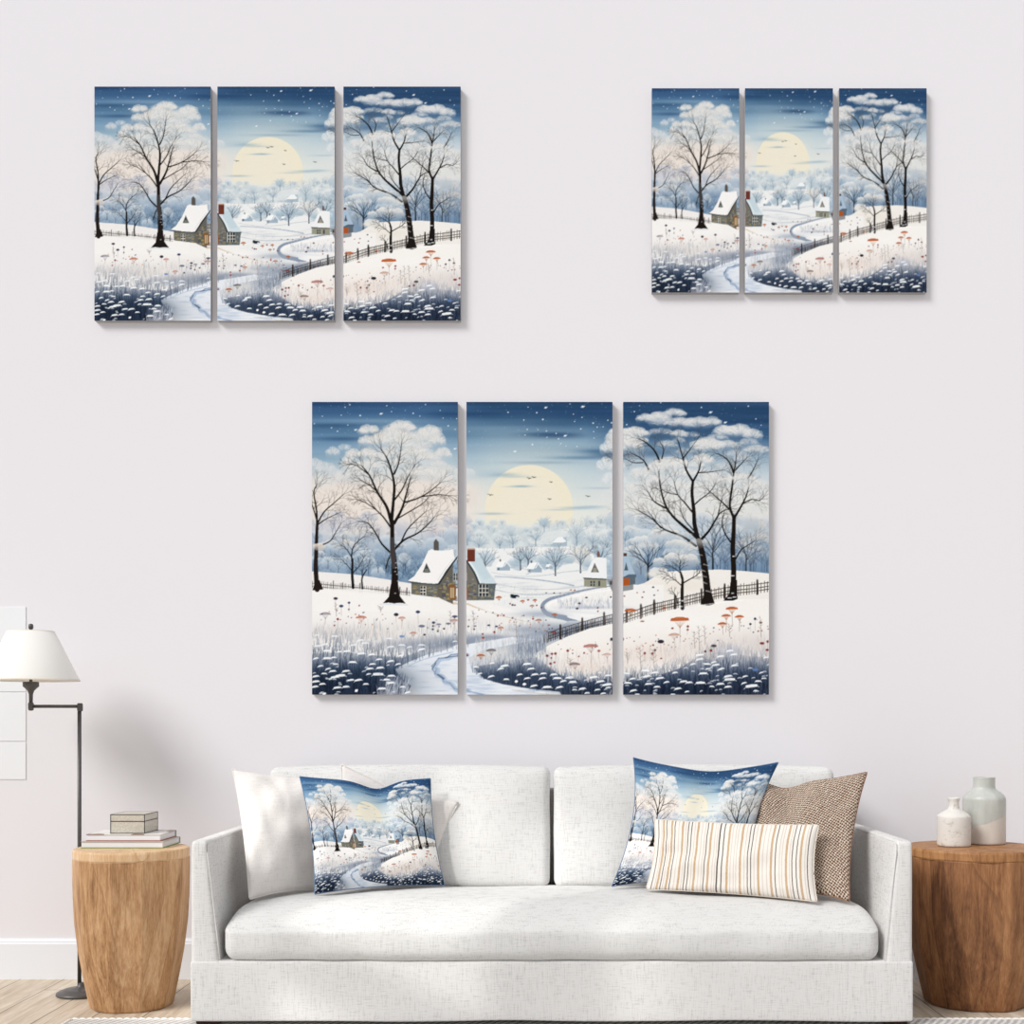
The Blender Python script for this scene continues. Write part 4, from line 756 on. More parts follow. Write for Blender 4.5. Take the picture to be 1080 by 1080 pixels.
def stripe_mat():
    t = NT('striped_cotton'); uv = t.n('ShaderNodeAttribute', attribute_name='uvw'); sx = t.n('ShaderNodeSeparateXYZ', i_0=uv.outputs['Vector'])
    u, v, _ = sx.outputs
    wob = t.math('MULTIPLY', t.math('SUBTRACT', t.noise(t.map(uv.outputs['Vector'], (3, 60, 1)), 1, 2), .5), .004)
    u2 = t.math('ADD', u, wob)
    c = lin('ece6de')
    S_ = [(x, .013, 'bd9768', .85) for x in (.065, .12, .19, .285, .37, .485, .565, .675, .75, .84, .925)]
    S_ += [(x, .006, '4a3f3a', .9) for x in (.03, .085, .14, .225, .245, .345, .61, .63, .775, .875, .9, .965)]+[(.425, .009, '3a302c', .95), (.452, .007, '3a302c', .9)]
    S_ += [(x, .006, 'cdbfb2', .7) for x in (.05, .1, .165, .21, .265, .31, .33, .395, .41, .505, .525, .54, .59, .65, .70, .725, .8, .815, .86, .95)]
    dash = t.noise(t.map(uv.outputs['Vector'], (40, 160, 1)), 1, 1)
    for x, w_, colr, al in S_:
        m = t.math('LESS_THAN', t.math('ABSOLUTE', t.math('SUBTRACT', u2, x)), w_/2)
        m = t.math('MINIMUM', t.math('MULTIPLY', m, t.math('MULTIPLY_ADD', dash, .5, al-.3)), 1)
        c = t.mix(m, c, lin(colr))
    t.col(c); t.rough(.95, .1); t.bump(t.noise(t.map(uv.outputs['Vector'], (260, 90, 1)), 1, 2), .35, .002); return t.m
M['stripe'] = stripe_mat()
def basket_mat():
    t = NT('brown_basket_weave'); uv = t.n('ShaderNodeAttribute', attribute_name='uvw')
    vec = t.map(uv.outputs['Vector'], (50, 50, 1), (0, 0, .3)); sx = t.n('ShaderNodeSeparateXYZ', i_0=vec); u, v, _ = sx.outputs
    n = t.math('MULTIPLY', t.math('SUBTRACT', t.noise(vec, .8, 2), .5), .9)
    a = t.math('SINE', t.math('MULTIPLY', t.math('ADD', u, n), 3.1416*1.25)); b = t.math('SINE', t.math('MULTIPLY', t.math('ADD', v, n), 3.1416*1.6))
    w = t.math('MULTIPLY', a, b)
    f = t.noise(vec, 3.2, 3)
    c = t.ramp(t.math('ADD', t.math('MULTIPLY', w, .42), t.math('MULTIPLY', f, 1.0)), [(.2, '6b4636'), (.38, '946a53'), (.5, 'cdb29a'), (.64, 'efe4d4')])
    t.col(c); t.rough(.95, .1); t.bump(w, .8, .006); return t.m
M['basket'] = basket_mat()
def rug_mat():
    t = NT('woven_rug'); co = t.coord(); wv = t.n('ShaderNodeTexWave', i_Vector=t.map(co, (1, 1, 1), (0, 0, .5))); wv.inputs['Scale'].default_value = 14; wv.inputs['Distortion'].default_value = 2
    t.col(t.ramp(wv.outputs['Fac'], [(.2, 'bdbab7'), (.6, 'e3e0dc')])); t.rough(1, .05); t.bump(wv.outputs['Fac'], .6, .01); return t.m
M['rug'] = rug_mat(); M['cord'] = plain('rug_cord', 'e6e2dd', .95, .1)
# ---------------------------------------------------------------- mesh helpers
def link(name, me, mat, parent=None, smooth=True):
    o = bpy.data.objects.new(name, me); C.objects.link(o)
    if mat is not None and not me.materials: me.materials.append(mat)
    if smooth: me.polygons.foreach_set('use_smooth', [True]*len(me.polygons))
    if parent is not None:
        o.parent = parent; o.location = o.location-parent.location
    return o
def mesh(verts, faces):
    me = bpy.data.meshes.new('m'); me.from_pydata([tuple(v) for v in verts], [], faces); me.update(); return me
def obj(name, vf, mat, parent=None, smooth=True, org=None):
    """vf in world space; the origin is put at the centre of the base"""
    V, Fc = vf
    if org is None:
        xs = [v[0] for v in V]; ys = [v[1] for v in V]; zs = [v[2] for v in V]
        org = Vector(((min(xs)+max(xs))/2, (min(ys)+max(ys))/2, min(zs)))
    me = mesh([Vector(v)-org for v in V], Fc)
    o = bpy.data.objects.new(name, me); C.objects.link(o); me.materials.append(mat)
    if smooth: me.polygons.foreach_set('use_smooth', [True]*len(me.polygons))
    o.location = org
    if parent is not None:
        base = parent.location.copy()
        pp = parent.parent
        if pp is not None: base = base+pp.location
        o.parent = parent; o.location = org-base
    return o
def thing(name, label, cat, loc, group=None):
    o = bpy.data.objects.new(name, None); C.objects.link(o); o.location = loc; o.empty_display_size = .1
    o['label'] = label; o['category'] = cat
    if group: o['group'] = group
    return o
def join(*vfs):
    V = []; Fc = []
    for v, f in vfs:
        k = len(V); V += list(v); Fc += [tuple(i+k for i in q) for q in f]
    return V, Fc
def rbox(c, d, r=.01, n=(1, 1, 1), k=4, fn=None):
    """rounded box: centre c, full size d, corner radius r; fn bends every vertex"""
    h = [x/2 for x in d]; r = min(r, min(h)*.999)
    def ax(hh, m):
        a = [-hh+r*(1-math.cos(i/k*math.pi/2)) for i in range(k+1)]
        mid = [-hh+r+(2*hh-2*r)*i/m for i in range(1, m)]
        return a+mid+[-v for v in reversed(a)]
    A = [ax(h[i], n[i]) for i in range(3)]
    idx = {}; V = []; Fc = []
    def vid(i, j, l):
        key = (i, j, l)
        if key not in idx:
            p = Vector((A[0][i], A[1][j], A[2][l])); q = Vector([max(-(h[t]-r), min(h[t]-r, p[t])) for t in range(3)])
            dd = p-q
            if dd.length > 1e-9:
                m = max(abs(x) for x in dd)
                p = q+dd.normalized()*r if m > r*.999 else p
            idx[key] = len(V); V.append(p)
        return idx[key]
    N = [len(a)-1 for a in A]
    for i in range(N[0]):
        for j in range(N[1]):
            Fc.append((vid(i, j, 0), vid(i, j+1, 0), vid(i+1, j+1, 0), vid(i+1, j, 0))); Fc.append((vid(i, j, N[2]), vid(i+1, j, N[2]), vid(i+1, j+1, N[2]), vid(i, j+1, N[2])))
    for i in range(N[0]):
        for l in range(N[2]):
            Fc.append((vid(i, 0, l), vid(i+1, 0, l), vid(i+1, 0, l+1), vid(i, 0, l+1))); Fc.append((vid(i, N[1], l), vid(i, N[1], l+1), vid(i+1, N[1], l+1), vid(i+1, N[1], l)))
    for j in range(N[1]):
        for l in range(N[2]):
            Fc.append((vid(0, j, l), vid(0, j, l+1), vid(0, j+1, l+1), vid(0, j+1, l))); Fc.append((vid(N[0], j, l), vid(N[0], j+1, l), vid(N[0], j+1, l+1), vid(N[0], j, l+1)))
    c = Vector(c)
    out = []
    for p in V:
        out.append(c+(fn(p, h) if fn else p))
    return out, Fc
def lathe(prof, cx, cy, n=48, caps=True, rot=0):
    V = []; Fc = []
    for r, z in prof:
        for k in range(n):
            a = 2*math.pi*(k+rot)/n; V.append((cx+r*math.cos(a), cy+r*math.sin(a), z))
    for i in range(len(prof)-1):
        for k in range(n):
            a = i*n+k; b = i*n+(k+1) % n; Fc.append((a, b, b+n, a+n))
    if caps:
        Fc.append(tuple(reversed(range(n)))); Fc.append(tuple(range((len(prof)-1)*n, len(prof)*n)))
    return V, Fc
def tube(pts, r, n=10):
    pts = [Vector(p) for p in pts]; V = []; Fc = []
    for i, p in enumerate(pts):
        d = (pts[min(i+1, len(pts)-1)]-pts[max(i-1, 0)]).normalized()
        u = d.cross(Vector((0, 0, 1)) if abs(d.z) < .9 else Vector((0, 1, 0))).normalized(); w = d.cross(u)
        for k in range(n):
            a = 2*math.pi*k/n; V.append(p+u*math.cos(a)*r+w*math.sin(a)*r)
    for i in range(len(pts)-1):
        for k in range(n):
            a = i*n+k; b = i*n+(k+1) % n; Fc.append((a, a+n, b+n, b))
    Fc.append(tuple(range(n))); Fc.append(tuple(reversed(range((len(pts)-1)*n, len(pts)*n))))
    return V, Fc
# ---------------------------------------------------------------- the print sampled onto a mesh
ART = paint()
ARTL = np.where(ART <= .04045, ART/12.92, ((ART+.055)/1.055)**2.4).astype(np.float32)
HALF = (ARTL[0:-1:2, 0:-1:2]+ARTL[1::2, 0:-1:2]+ARTL[0:-1:2, 1::2]+ARTL[1::2, 1::2])/4
def sample(src, u, v):
    h, w, _ = src.shape
    x = np.clip(u*w-.5, 0, w-1.001); y = np.clip(v*h-.5, 0, h-1.001); xi = x.astype(int); yi = y.astype(int); fx = (x-xi)[..., None]; fy = (y-yi)[..., None]
    return src[yi, xi]*(1-fx)*(1-fy)+src[yi, xi+1]*fx*(1-fy)+src[yi+1, xi]*(1-fx)*fy+src[yi+1, xi+1]*fx*fy
def set_print(me, cols, name='print'):
    at_ = me.color_attributes.new(name, 'FLOAT_COLOR', 'POINT')
    a = np.ones((len(me.vertices), 4), np.float32); a[:, :3] = cols; at_.data.foreach_set('color', a.ravel())
def grid_mesh(P, back=None):
    """numpy grid of positions (ny,nx,3) -> mesh"""
    ny, nx, _ = P.shape
    me = bpy.data.meshes.new('g'); nf = (ny-1)*(nx-1)
    me.vertices.add(nx*ny); me.vertices.foreach_set('co', P.astype(np.float32).ravel())
    i = np.arange(ny*nx).reshape(ny, nx); q = np.stack([i[1:, :-1], i[1:, 1:], i[:-1, 1:], i[:-1, :-1]], -1).reshape(-1, 4)
    me.loops.add(nf*4); me.loops.foreach_set('vertex_index', q.ravel().astype(np.int32))
    me.polygons.add(nf); me.polygons.foreach_set('loop_start', (np.arange(nf)*4).astype(np.int32))
    me.update(calc_edges=True); me.validate(); return me
# ---------------------------------------------------------------- setting
def struct(o): o['kind'] = 'structure'; return o
struct(obj('floor', ([(-4, -1.5, 0), (4, -1.5, 0), (4, YW+.1, 0), (-4, YW+.1, 0), (-4, -1.5, -.1), (4, -1.5, -.1), (4, YW+.1, -.1), (-4, YW+.1, -.1)], [(0, 1, 2, 3), (7, 6, 5, 4), (0, 4, 5, 1), (1, 5, 6, 2), (2, 6, 7, 3), (3, 7, 4, 0)]), M['floor'], smooth=False))
struct(obj('wall_back', rbox((0, YW+.06, 2.2), (8, .12, 4.4), .001, k=1), M['wall'], smooth=False))
s_ = YW/F
bz = EYE-(990-VY)*s_
prof = [(.0, 0), (.016, 0), (.016, bz-.018), (.012, bz-.014), (.012, bz-.008), (.008, bz-.004), (.006, bz), (0, bz)]
V = []; 
for x in (-4, 4):
    for d, z in prof: V.append((x, YW-d, z))
n_ = len(prof); Fc = [(i, i+n_, (i+1) % n_+n_, (i+1) % n_) for i in range(n_)]+[tuple(range(n_)), tuple(reversed(range(n_, 2*n_)))]
struct(obj('baseboard_back', (V, Fc), M['trimw'], smooth=False))
# painted boards that end a little inside the frame at the left
bd = []
edges = [(640, 676.4), (677.6, 729.4), (730.6, 781.6), (782.8, 822)]
for y0, y1 in edges:
    a = at(27.5, y0, YW); b = at(27.5, y1, YW); x0 = -4
    bd.append(rbox(((x0+a.x)/2, YW-.0015, (a.z+b.z)/2), (a.x-x0, .003, a.z-b.z), .001, k=1))
struct(obj('trim_1', join(*bd), M['shiplap'], smooth=False))
# ---------------------------------------------------------------- wall art
sets = [('C', 'large', [(329.1, 482.8), (491.9, 646), (657.3, 811)], (423.9, 732.6), 247, 495, 'large bottom-centre'),
        ('A', 'medium', [(99.6, 222.2), (229.3, 352.9), (362.2, 485.8)], (91.3, 338.2), 186, 372, 'upper left'),
        ('B', 'small', [(687.5, 779.7), (785.8, 878.5), (885.0, 977.3)], (93.1, 308.5), 140, 324, 'upper right')]
what = ['tall bare snowy tree, fence and the left half of a stone cottage', 'low pale moon over a snowy valley with a winding path', 'two tall snow-crowned trees beside a sloping wooden fence']
TH = .024
for key, sz, cols, (y0, y1), nx, ny, where in sets:
    for i, (x0, x1) in enumerate(cols):
        D = YW-TH-.001
        a = at(x0, y0, D); b = at(x1, y1, D)
        ws = {'large': 'in the large three-part set above the sofa', 'medium': 'in the mid-sized three-part set at the upper left of the wall', 'small': 'in the smallest three-part set at the upper right of the wall'}[sz]
        t = thing('canvas_panel', 'canvas print of '+what[i]+', '+ws, 'wall art', ((a.x+b.x)/2, YW, b.z), sz+' winter triptych on the wall')
        t['label'] = ['canvas print of big bare tree and fence', 'canvas print of low moon over winding path', 'canvas print of two snow-crowned trees'][i]+', '+{'large': 'large set above sofa', 'medium': 'mid-sized set, upper left', 'small': 'smallest set, upper right'}[sz]
        u = np.linspace(0, 1, nx); v = np.linspace(0, 1, ny)
        Ug, Vg = np.meshgrid(u, v)
        c = Vector(t.location)
        P = np.stack([a.x+(b.x-a.x)*Ug-c.x, np.full_like(Ug, D-c.y), a.z+(b.z-a.z)*Vg-c.z], -1)
        me = grid_mesh(P); src = ARTL if sz != 'small' else HALF
        set_print(me, sample(src, (i+Ug)/3, Vg).reshape(-1, 3)); link('printed_face', me, M['print'], None); o = bpy.data.objects[-1] if False else None
        for ob in C.objects:
            if ob.data is me: o = ob
        o.parent = t
        e = .0006
        obj('stretched_canvas', rbox(((a.x+b.x)/2, D+TH/2+e, (a.z+b.z)/2), (b.x-a.x, TH, a.z-b.z), .002, k=2), M['canvas_side'], t)
# ---------------------------------------------------------------- sofa
YF = 4.28; YB = 5.09
sofa = thing('sofa', 'wide white linen sofa with square arms and one long seat cushion', 'sofa', (0, 4.68, 0))
WO = 1.19
def wav(p, a=.003, s=6, sd=0): return mnoise.noise(Vector((p[0]*s+sd, p[1]*s, p[2]*s+sd)))*a
ZB0, ZB1 = .027, .226
def base_fn(p, h):
    q = p.copy(); q.y += wav(p, .006, 4, 3)*(1 if p.y < 0 else 0);
    if p.z < -h[2]*.5: q.z += wav(p, .006, 3, 9)
    return q
obj('base', rbox((0, (YF+YB)/2-.001, (ZB0+ZB1)/2), (2*WO+.003, YB-YF+.003, ZB1-ZB0), .008, (60, 8, 8), fn=base_fn), M['linen'], sofa)
ZT = .622
def arm(sgn):
    xo = WO*sgn; zc = (ZB1+ZT)/2-.02; hz = ZT-(ZB1-.04)
    def fn(p, h):
        q = p.copy(); t = (p.z+h[2])/(2*h[2]); th = .098-.046*t
        s = p.x/h[0]*sgn        # -1 inner .. 1 outer
        q.x = sgn*(s-1)/2*th+0; q.y += wav(p, .004, 5, 1) if p.y < 0 else 0
        q.x += wav(p, .003, 4, sgn)
        return q
    return rbox((xo, (YF+YB)/2, (ZB1-.06+ZT)/2), (.08, YB-YF-.002, ZT-ZB1+.06), .016, (3, 16, 12), fn=fn)
for sg in (-1, 1):
    o = obj('arm', arm(sg), M['linen'], sofa)
def back_fn(p, h):
    q = p.copy(); q.z += wav(p, .004, 4, 2)*(p.z > 0); return q
obj('back_frame', rbox((0, YB-.05, (ZB1+.76)/2), (2*WO-.11, .10, .76-ZB1), .03, (30, 2, 10), fn=back_fn), M['linen'], sofa)
# seat cushion
SW = 1.083
def seat_fn(p, h):
    q = p.copy(); sx = p.x/h[0]; sy = p.y/h[1]; szz = p.z/h[2]
    fr = max(0, -sy-.35)/.65
    if szz > 0: q.z -= .062*fr**2.0*szz; q.z += .006*(1-sx**6)*(1-sy*sy)*szz
    q.y -= .012*(1-szz*szz)*(sy < 0)*(1-sx**8)
    ed = abs(sx)**14
    if szz > 0: q.z -= .022*ed*szz
    q.z += wav(p, .006, 5, 5)*(szz > 0) ; q.y += wav(p, .010, 7, 8)*(sy < -.5)
    return q
obj('seat_cushion', rbox((0, (YF-.012+4.90)/2, (.222+.402)/2), (2*SW, 4.90-YF+.012, .18), .045, (70, 20, 6), k=6, fn=seat_fn), M['linen2'], sofa)
# back cushions
def bc_fn(sd):
    def fn(p, h):
        q = p.copy(); sx = p.x/h[0]; szz = p.z/h[2]; sy = p.y/h[1]
        q.y += .075*(szz+1)/2
        b = (1-abs(sx)**4)*(1-abs(szz)**4)
        q.y -= .035*b*(sy < 0)*abs(sy); q.z += .010*(1-sx*sx)*(szz > 0)*szz
        q.y += wav(p, .012, 5, sd)*(sy < 0); q.x += wav(p, .006, 5, sd+2)
        return q
    return fn
for sd, (x0, x1) in ((11, (284, 580.5)), (23, (583.5, 880))):
    D = 4.92; a = at(x0, 812, D); b = at(x1, 812, D)
    obj('back_cushion', rbox(((a.x+b.x)/2, 4.895, (.395+.842)/2), (b.x-a.x, .13, .842-.395), .032, (24, 4, 20), k=6, fn=bc_fn(sd)), M['linen2'], sofa)
# welts and seams
yf = YF-.004
for sg in (-1, 1):
    x1 = sg*(WO-.053); x2 = sg*(WO-.098)
    pts = [(sg*WO-sg*.004, YB-.1, ZT-.004), (sg*WO-sg*.004, YF+.03, ZT-.004), (sg*WO-sg*.004, YF+.004, ZT-.008), (sg*(WO-.001), YF+.0005, ZT-.03), (sg*(WO-.001), YF+.0005, ZB1+.05), (sg*(WO+.001), YF+.0005, .05)]
    pts = [(x1+sg*.004, YB-.12, ZT-.006), (x1+sg*.003, YF+.03, ZT-.006), (x1+sg*.001, YF+.005, ZT-.012), (x1-sg*.001, YF+.001, ZT-.04)]+[(sg*(WO-.055-.041*t), YF+.001, ZT-.04-(ZT-.04-.23)*t) for t in (.25, .5, .75, 1)]
    obj('piping', tube(pts, .0019), M['piping'], sofa)
    pts = [(sg*(WO-.008), YF+.001, .183), (sg*(WO-.05), YF+.0005, .205), (sg*(WO-.09), YF+.0005, .224)]
    obj('piping', tube(pts, .0016), M['piping'], sofa)
    for yy_ in (YF+.05, YB-.06):
        zf = .0125 if yy_ < 4.385 else 0
        obj('foot', rbox((sg*(WO-.05), yy_, (zf+.034)/2), (.08, .05, .034-zf), .004, k=2), M['darkwood'], sofa)
pts = [(-1.07+2.14*i/60, YF-.026+wav((i*.05, 0, 0), .006), .322+wav((i*.07, 1, 0), .004)) for i in range(61)]
# ---------------------------------------------------------------- scatter cushions
def pillow(name, label, corners, T, pinch, mat, n=64, art=None, chop=None, group=None, sd=0, wr=.006, skew=0, tb=None):
    TL, TR, BR, BL = [np.array(c) for c in corners]
    s = np.linspace(-1, 1, n); Sg, Tg = np.meshgrid(s, s)           # Tg: -1 top, 1 bottom
    px = Sg*(1-pinch*(1-Tg**2)); py = Tg*(1-pinch*(1-Sg**2))
    if chop:
        cpos, cw, cd = chop
        py = py+cd*np.exp(-((Sg-cpos)/cw)**2)*np.clip((-Tg)*.5+.5, 0, 1)**2*2
    a = (px+1)/2; b = (py+1)/2
    base = (TL*(1-a)[..., None]+TR*a[..., None])*(1-b)[..., None]+(BL*(1-a)[..., None]+BR*a[..., None])*b[..., None]
    nrm = np.cross(TR-TL, BL-TL); nrm = nrm/np.linalg.norm(nrm)
    if nrm[1] > 0: nrm = -nrm
    h = ((1-Sg**2)*(1-Tg**2))
    h = T*np.clip(h, 0, 1)**.45
    if chop: h = h*(1-.35*np.exp(-((Sg-chop[0])/.25)**2)*np.clip(-Tg, 0, 1))
    wn = np.zeros_like(h)
    for i in range(n):
        for j in range(n):
            S_, T_ = Sg[i, j], Tg[i, j]; rr = math.hypot(S_, T_)
            an = math.atan2(T_, S_)
            wn[i, j] = mnoise.noise(Vector((math.cos(an)*3+sd, math.sin(an)*3, rr*.8)))*.9*min(1, rr**4)+mnoise.noise(Vector((S_*2.2+sd, T_*2.2, 4)))*1.0
    edge = np.clip((1-np.maximum(abs(Sg), abs(Tg)))*5, 0, 1)
    disp = (h+wn*wr*edge)[..., None]*nrm
    front = base+disp; back = base-disp*.8
    inner = np.ones((n, n), bool); inner[0] = inner[-1] = False; inner[:, 0] = inner[:, -1] = False
    idf = np.arange(n*n).reshape(n, n); idb = idf.copy(); idb[inner] = n*n+np.arange(inner.sum())
    Vv = np.concatenate([front.reshape(-1, 3), back[inner]], 0)
    fq = np.stack([idf[1:, :-1], idf[1:, 1:], idf[:-1, 1:], idf[:-1, :-1]], -1).reshape(-1, 4)
    bq = np.stack([idb[:-1, :-1], idb[:-1, 1:], idb[1:, 1:], idb[1:, :-1]], -1).reshape(-1, 4)
    q = np.concatenate([fq, bq], 0); ctr = base.reshape(-1, 3).mean(0); zmin = Vv[:, 2].min()
    org = np.array([ctr[0], ctr[1], zmin])
    me = bpy.data.meshes.new(name); nf = len(q)
    me.vertices.add(len(Vv)); me.vertices.foreach_set('co', (Vv-org).astype(np.float32).ravel())
    me.loops.add(nf*4); me.loops.foreach_set('vertex_index', q.ravel().astype(np.int32))
    me.polygons.add(nf); me.polygons.foreach_set('loop_start', (np.arange(nf)*4).astype(np.int32)); me.update(calc_edges=True); me.validate()
    uu = np.concatenate([((Sg+1)/2).ravel(), ((Sg+1)/2)[inner]]); vv = np.concatenate([((Tg+1)/2).ravel(), ((Tg+1)/2)[inner]])
    if art is not None:
        u0, u1, v0, v1 = art
        set_print(me, sample(HALF if n < 230 else ARTL, u0+(u1-u0)*uu, v0+(v1-v0)*vv))
    uvw = me.attributes.new('uvw', 'FLOAT_VECTOR', 'POINT'); uvw.data.foreach_set('vector', np.stack([uu, vv, uu*0], 1).astype(np.float32).ravel())
    me.materials.append(mat); me.polygons.foreach_set('use_smooth', [True]*nf)
    o = bpy.data.objects.new(name, me); C.objects.link(o); o.location = org
    t = thing('throw_pillow', label, 'pillow', tuple(org), group)
    o.name = 'pillow_cover'; o.parent = t; o.location = (0, 0, 0)
    ring = list(front[0, :-1])+list(front[:-1, -1])+list(front[-1, :0:-1])+list(front[:0:-1, 0])
    ring = [Vector(p) for p in ring]; ring.append(ring[0]); 
    sp = obj('seam_piping', tube(ring[::2]+[ring[0]], .0022, 6), mat if art is None else M['seamblue'], t)
    if art is None:
        m2 = sp.data; 
        if mat in (M['stripe'], M['basket']): m2.materials.clear(); m2.materials.append(M['seamtan'] if mat is M['stripe'] else M['seambrown'])
    return t
M['seamblue'] = plain('blue_grey_seam', '6f86a3', .9, .1); M['seamtan'] = plain('cream_seam', 'e3d8cc', .9, .1); M['seambrown'] = plain('brown_seam', '9a7560', .9, .1)
pillow('white_cushion', 'plain white pillow leaning into the left arm of the sofa', [at(245, 811, 4.76), at(352, 823, 4.87), at(345, 938, 4.76), at(263, 949, 4.44)], .062, .06, M['whitecloth'], 60, sd=3, wr=.014)
pillow('white_cushion', 'white pillow mostly hidden behind the left winter-landscape pillow', [at(360, 806, 4.86), at(484, 846, 4.84), at(462, 930, 4.83), at(345, 930, 4.83)], .04, .10, M['whitecloth'], 48, sd=7, wr=.012, chop=(-.1, .25, .04))
pillow('printed_cushion', 'square winter-landscape pillow with dented top edge, left half of the sofa', [at(316, 819, 4.70), at(454, 821, 4.78), at(469, 934, 4.76), at(332, 943, 4.54)], .060, .06, M['printcloth'], 260, (0, 1, 0, 1), (.15, .3, .075), sd=5, wr=.010)
pillow('woven_cushion', 'brown and cream basket-weave pillow leaning into the right sofa arm', [at(785, 822, 4.84), at(915, 814, 4.74), at(896, 951, 4.40), at(775, 940, 4.62)], .065, .10, M['basket'], 64, None, (-.3, .3, .06), sd=12, wr=.016)
pillow('printed_cushion', 'winter-landscape pillow with horned corners behind the striped pillow', [at(668, 799, 4.76), at(821, 804, 4.78), at(790, 946, 4.56), at(645, 935, 4.74)], .062, .14, M['printcloth'], 260, (0, 1, 0, 1), (.1, .4, .02), sd=15, wr=.012)
pillow('striped_cushion', 'long lumbar pillow with tan and black vertical stripes on cream', [at(690, 864, 4.68), at(864, 870, 4.50), at(862, 951, 4.385), at(681, 938, 4.60)], .048, .05, M['stripe'], 72, None, None, sd=21, wr=.016)
# ---------------------------------------------------------------- side tables
def drum(label, cx, cy, R, Rb, H, mat, n, loc_rot):
    t = thing('side_table', label, 'side table', (cx, cy, 0))
    zt = H-.034
    lv = [(Rb*.97, 0), (Rb, .006), (Rb+(R*.99-Rb)*.35, H*.18), (Rb+(R*.99-Rb)*.68, H*.36), (Rb+(R*.99-Rb)*.90, H*.54), (R*.985, H*.70), (R*.995, H*.86), (R*.995, zt)]
    rnd = random.Random(n)
    jit = [rnd.uniform(-.25, .25) for _ in range(n)]
    V = []; Fc = []
    for li, (r, z) in enumerate(lv):
        for k in range(n):
            a = 2*math.pi*(k+jit[k]*(1 if li < 7 else .9)+loc_rot)/n+(.10*math.sin(k*2.1)*(1-z/H))
            rr = r/math.cos(math.pi/n)**.5
            V.append((cx+rr*math.cos(a), cy+rr*math.sin(a), z))
    for i in range(len(lv)-1):
        for k in range(n):
            a = i*n+k; b = i*n+(k+1) % n; Fc.append((a, b, b+n, a+n))
    Fc.append(tuple(reversed(range(n)))); Fc.append(tuple(range((len(lv)-1)*n, len(lv)*n)))
    b = obj('body', (V, Fc), mat, t, smooth=False, org=Vector((cx, cy, 0)))
    m = b.modifiers.new('soft', 'BEVEL'); m.width = .004; m.segments = 2; m.limit_method = 'ANGLE'; m.angle_limit = math.radians(8)
    obj('table_top', lathe([(R*.985, zt-.002), (R, zt+.004), (R*1.002, H-.008), (R*.992, H-.001), (R*.98, H), (R*.5, H)], cx, cy, 72), M['oakrim'] if mat is M['oak'] else M['walnutrim'], t, org=Vector((cx, cy, 0)), smooth=False)
    return t
LT = (-1.5035, 4.65); RT = (1.532, 4.70); HT = .565
drum('pale mango-wood drum side table left of the sofa, carrying books', LT[0], LT[1], .2, .143, HT, M['oak'], 15, .3)
drum('darker brown wooden drum side table right of the sofa, under the vases', RT[0], RT[1], .243, .178, HT, M['walnut'], 13, .1)
# ---------------------------------------------------------------- books and box
def book(label, x0, x1, y0, dep, z0, h, top_mat, cov, spine):
    t = thing('book', label, 'book', ((x0+x1)/2, y0+dep/2, z0), 'coffee-table books on the left side table')
    cx, cy = (x0+x1)/2, y0+dep/2; c = .0025
    def pg(p, hh):
        return p
    obj('pages', rbox((cx-.001, cy, z0+h/2), (x1-x0-.006, dep-.006, h-2*c+.0002), .001, k=1), M['paper'], t, smooth=False)
    obj('back_cover', rbox((cx, cy, z0+c/2), (x1-x0, dep, c), .0008, k=1), cov, t, smooth=False)
    obj('front_cover', rbox((cx, cy, z0+h-c/2), (x1-x0, dep, c), .0008, k=1), top_mat, t, smooth=False)
    obj('spine', rbox((cx, y0+dep+.0012, z0+h/2), (x1-x0, .0024, h), .001, k=1), spine, t, smooth=False)
    return t
sB = 4.62/F
bx0 = (85.3-VX)*sB; bx1 = (172.4-VX)*sB
book('thick book with green lower cover, bottom of the pair on the table', bx0, bx1, 4.62, .21, HT, .0245, M['spinegrey'], M['greencover'], M['spinegrey'])
book('book with multicoloured jacket and red lower cover, under the box', (90.7-VX)*4.63/F, (169.8-VX)*4.63/F, 4.63, .19, HT+.0245, .0245, M['jacket'], M['redcover'], M['spinegrey'])
zb = HT+.049
bx = thing('trinket_box', 'small lidded grey box with black edges on top of the books', 'box', (0, 0, 0))
x0 = (116.7-VX)*4.66/F; x1 = (152.4-VX)*4.66/F; y0, y1 = 4.66, 4.815; hb = .069
bx.location = ((x0+x1)/2, (y0+y1)/2, zb); cx, cy = (x0+x1)/2, (y0+y1)/2
obj('box_body', rbox((cx, cy, zb+.0215), (x1-x0, y1-y0, .043), .001, k=1), M['shagreen'], bx, smooth=False)
obj('lid', rbox((cx, cy, zb+.0445+.0122), (x1-x0, y1-y0, .0242), .001, k=1), M['shagreen'], bx, smooth=False)
w = .0024; bars = []
for z in (zb+.0012, zb+.0438, zb+hb-.001):
    for yy_ in (y0, y1): bars.append(rbox((cx, yy_, z), (x1-x0+w, w, w), .0004, k=1))
    for xx_ in (x0, x1): bars.append(rbox((xx_, cy, z), (w, y1-y0+w, w), .0004, k=1))
for xx_ in (x0, x1):
    for yy_ in (y0, y1): bars.append(rbox((xx_, yy_, zb+hb/2), (w, w, hb), .0004, k=1))
obj('edge_trim', join(*bars), M['boxframe'], bx, smooth=False)
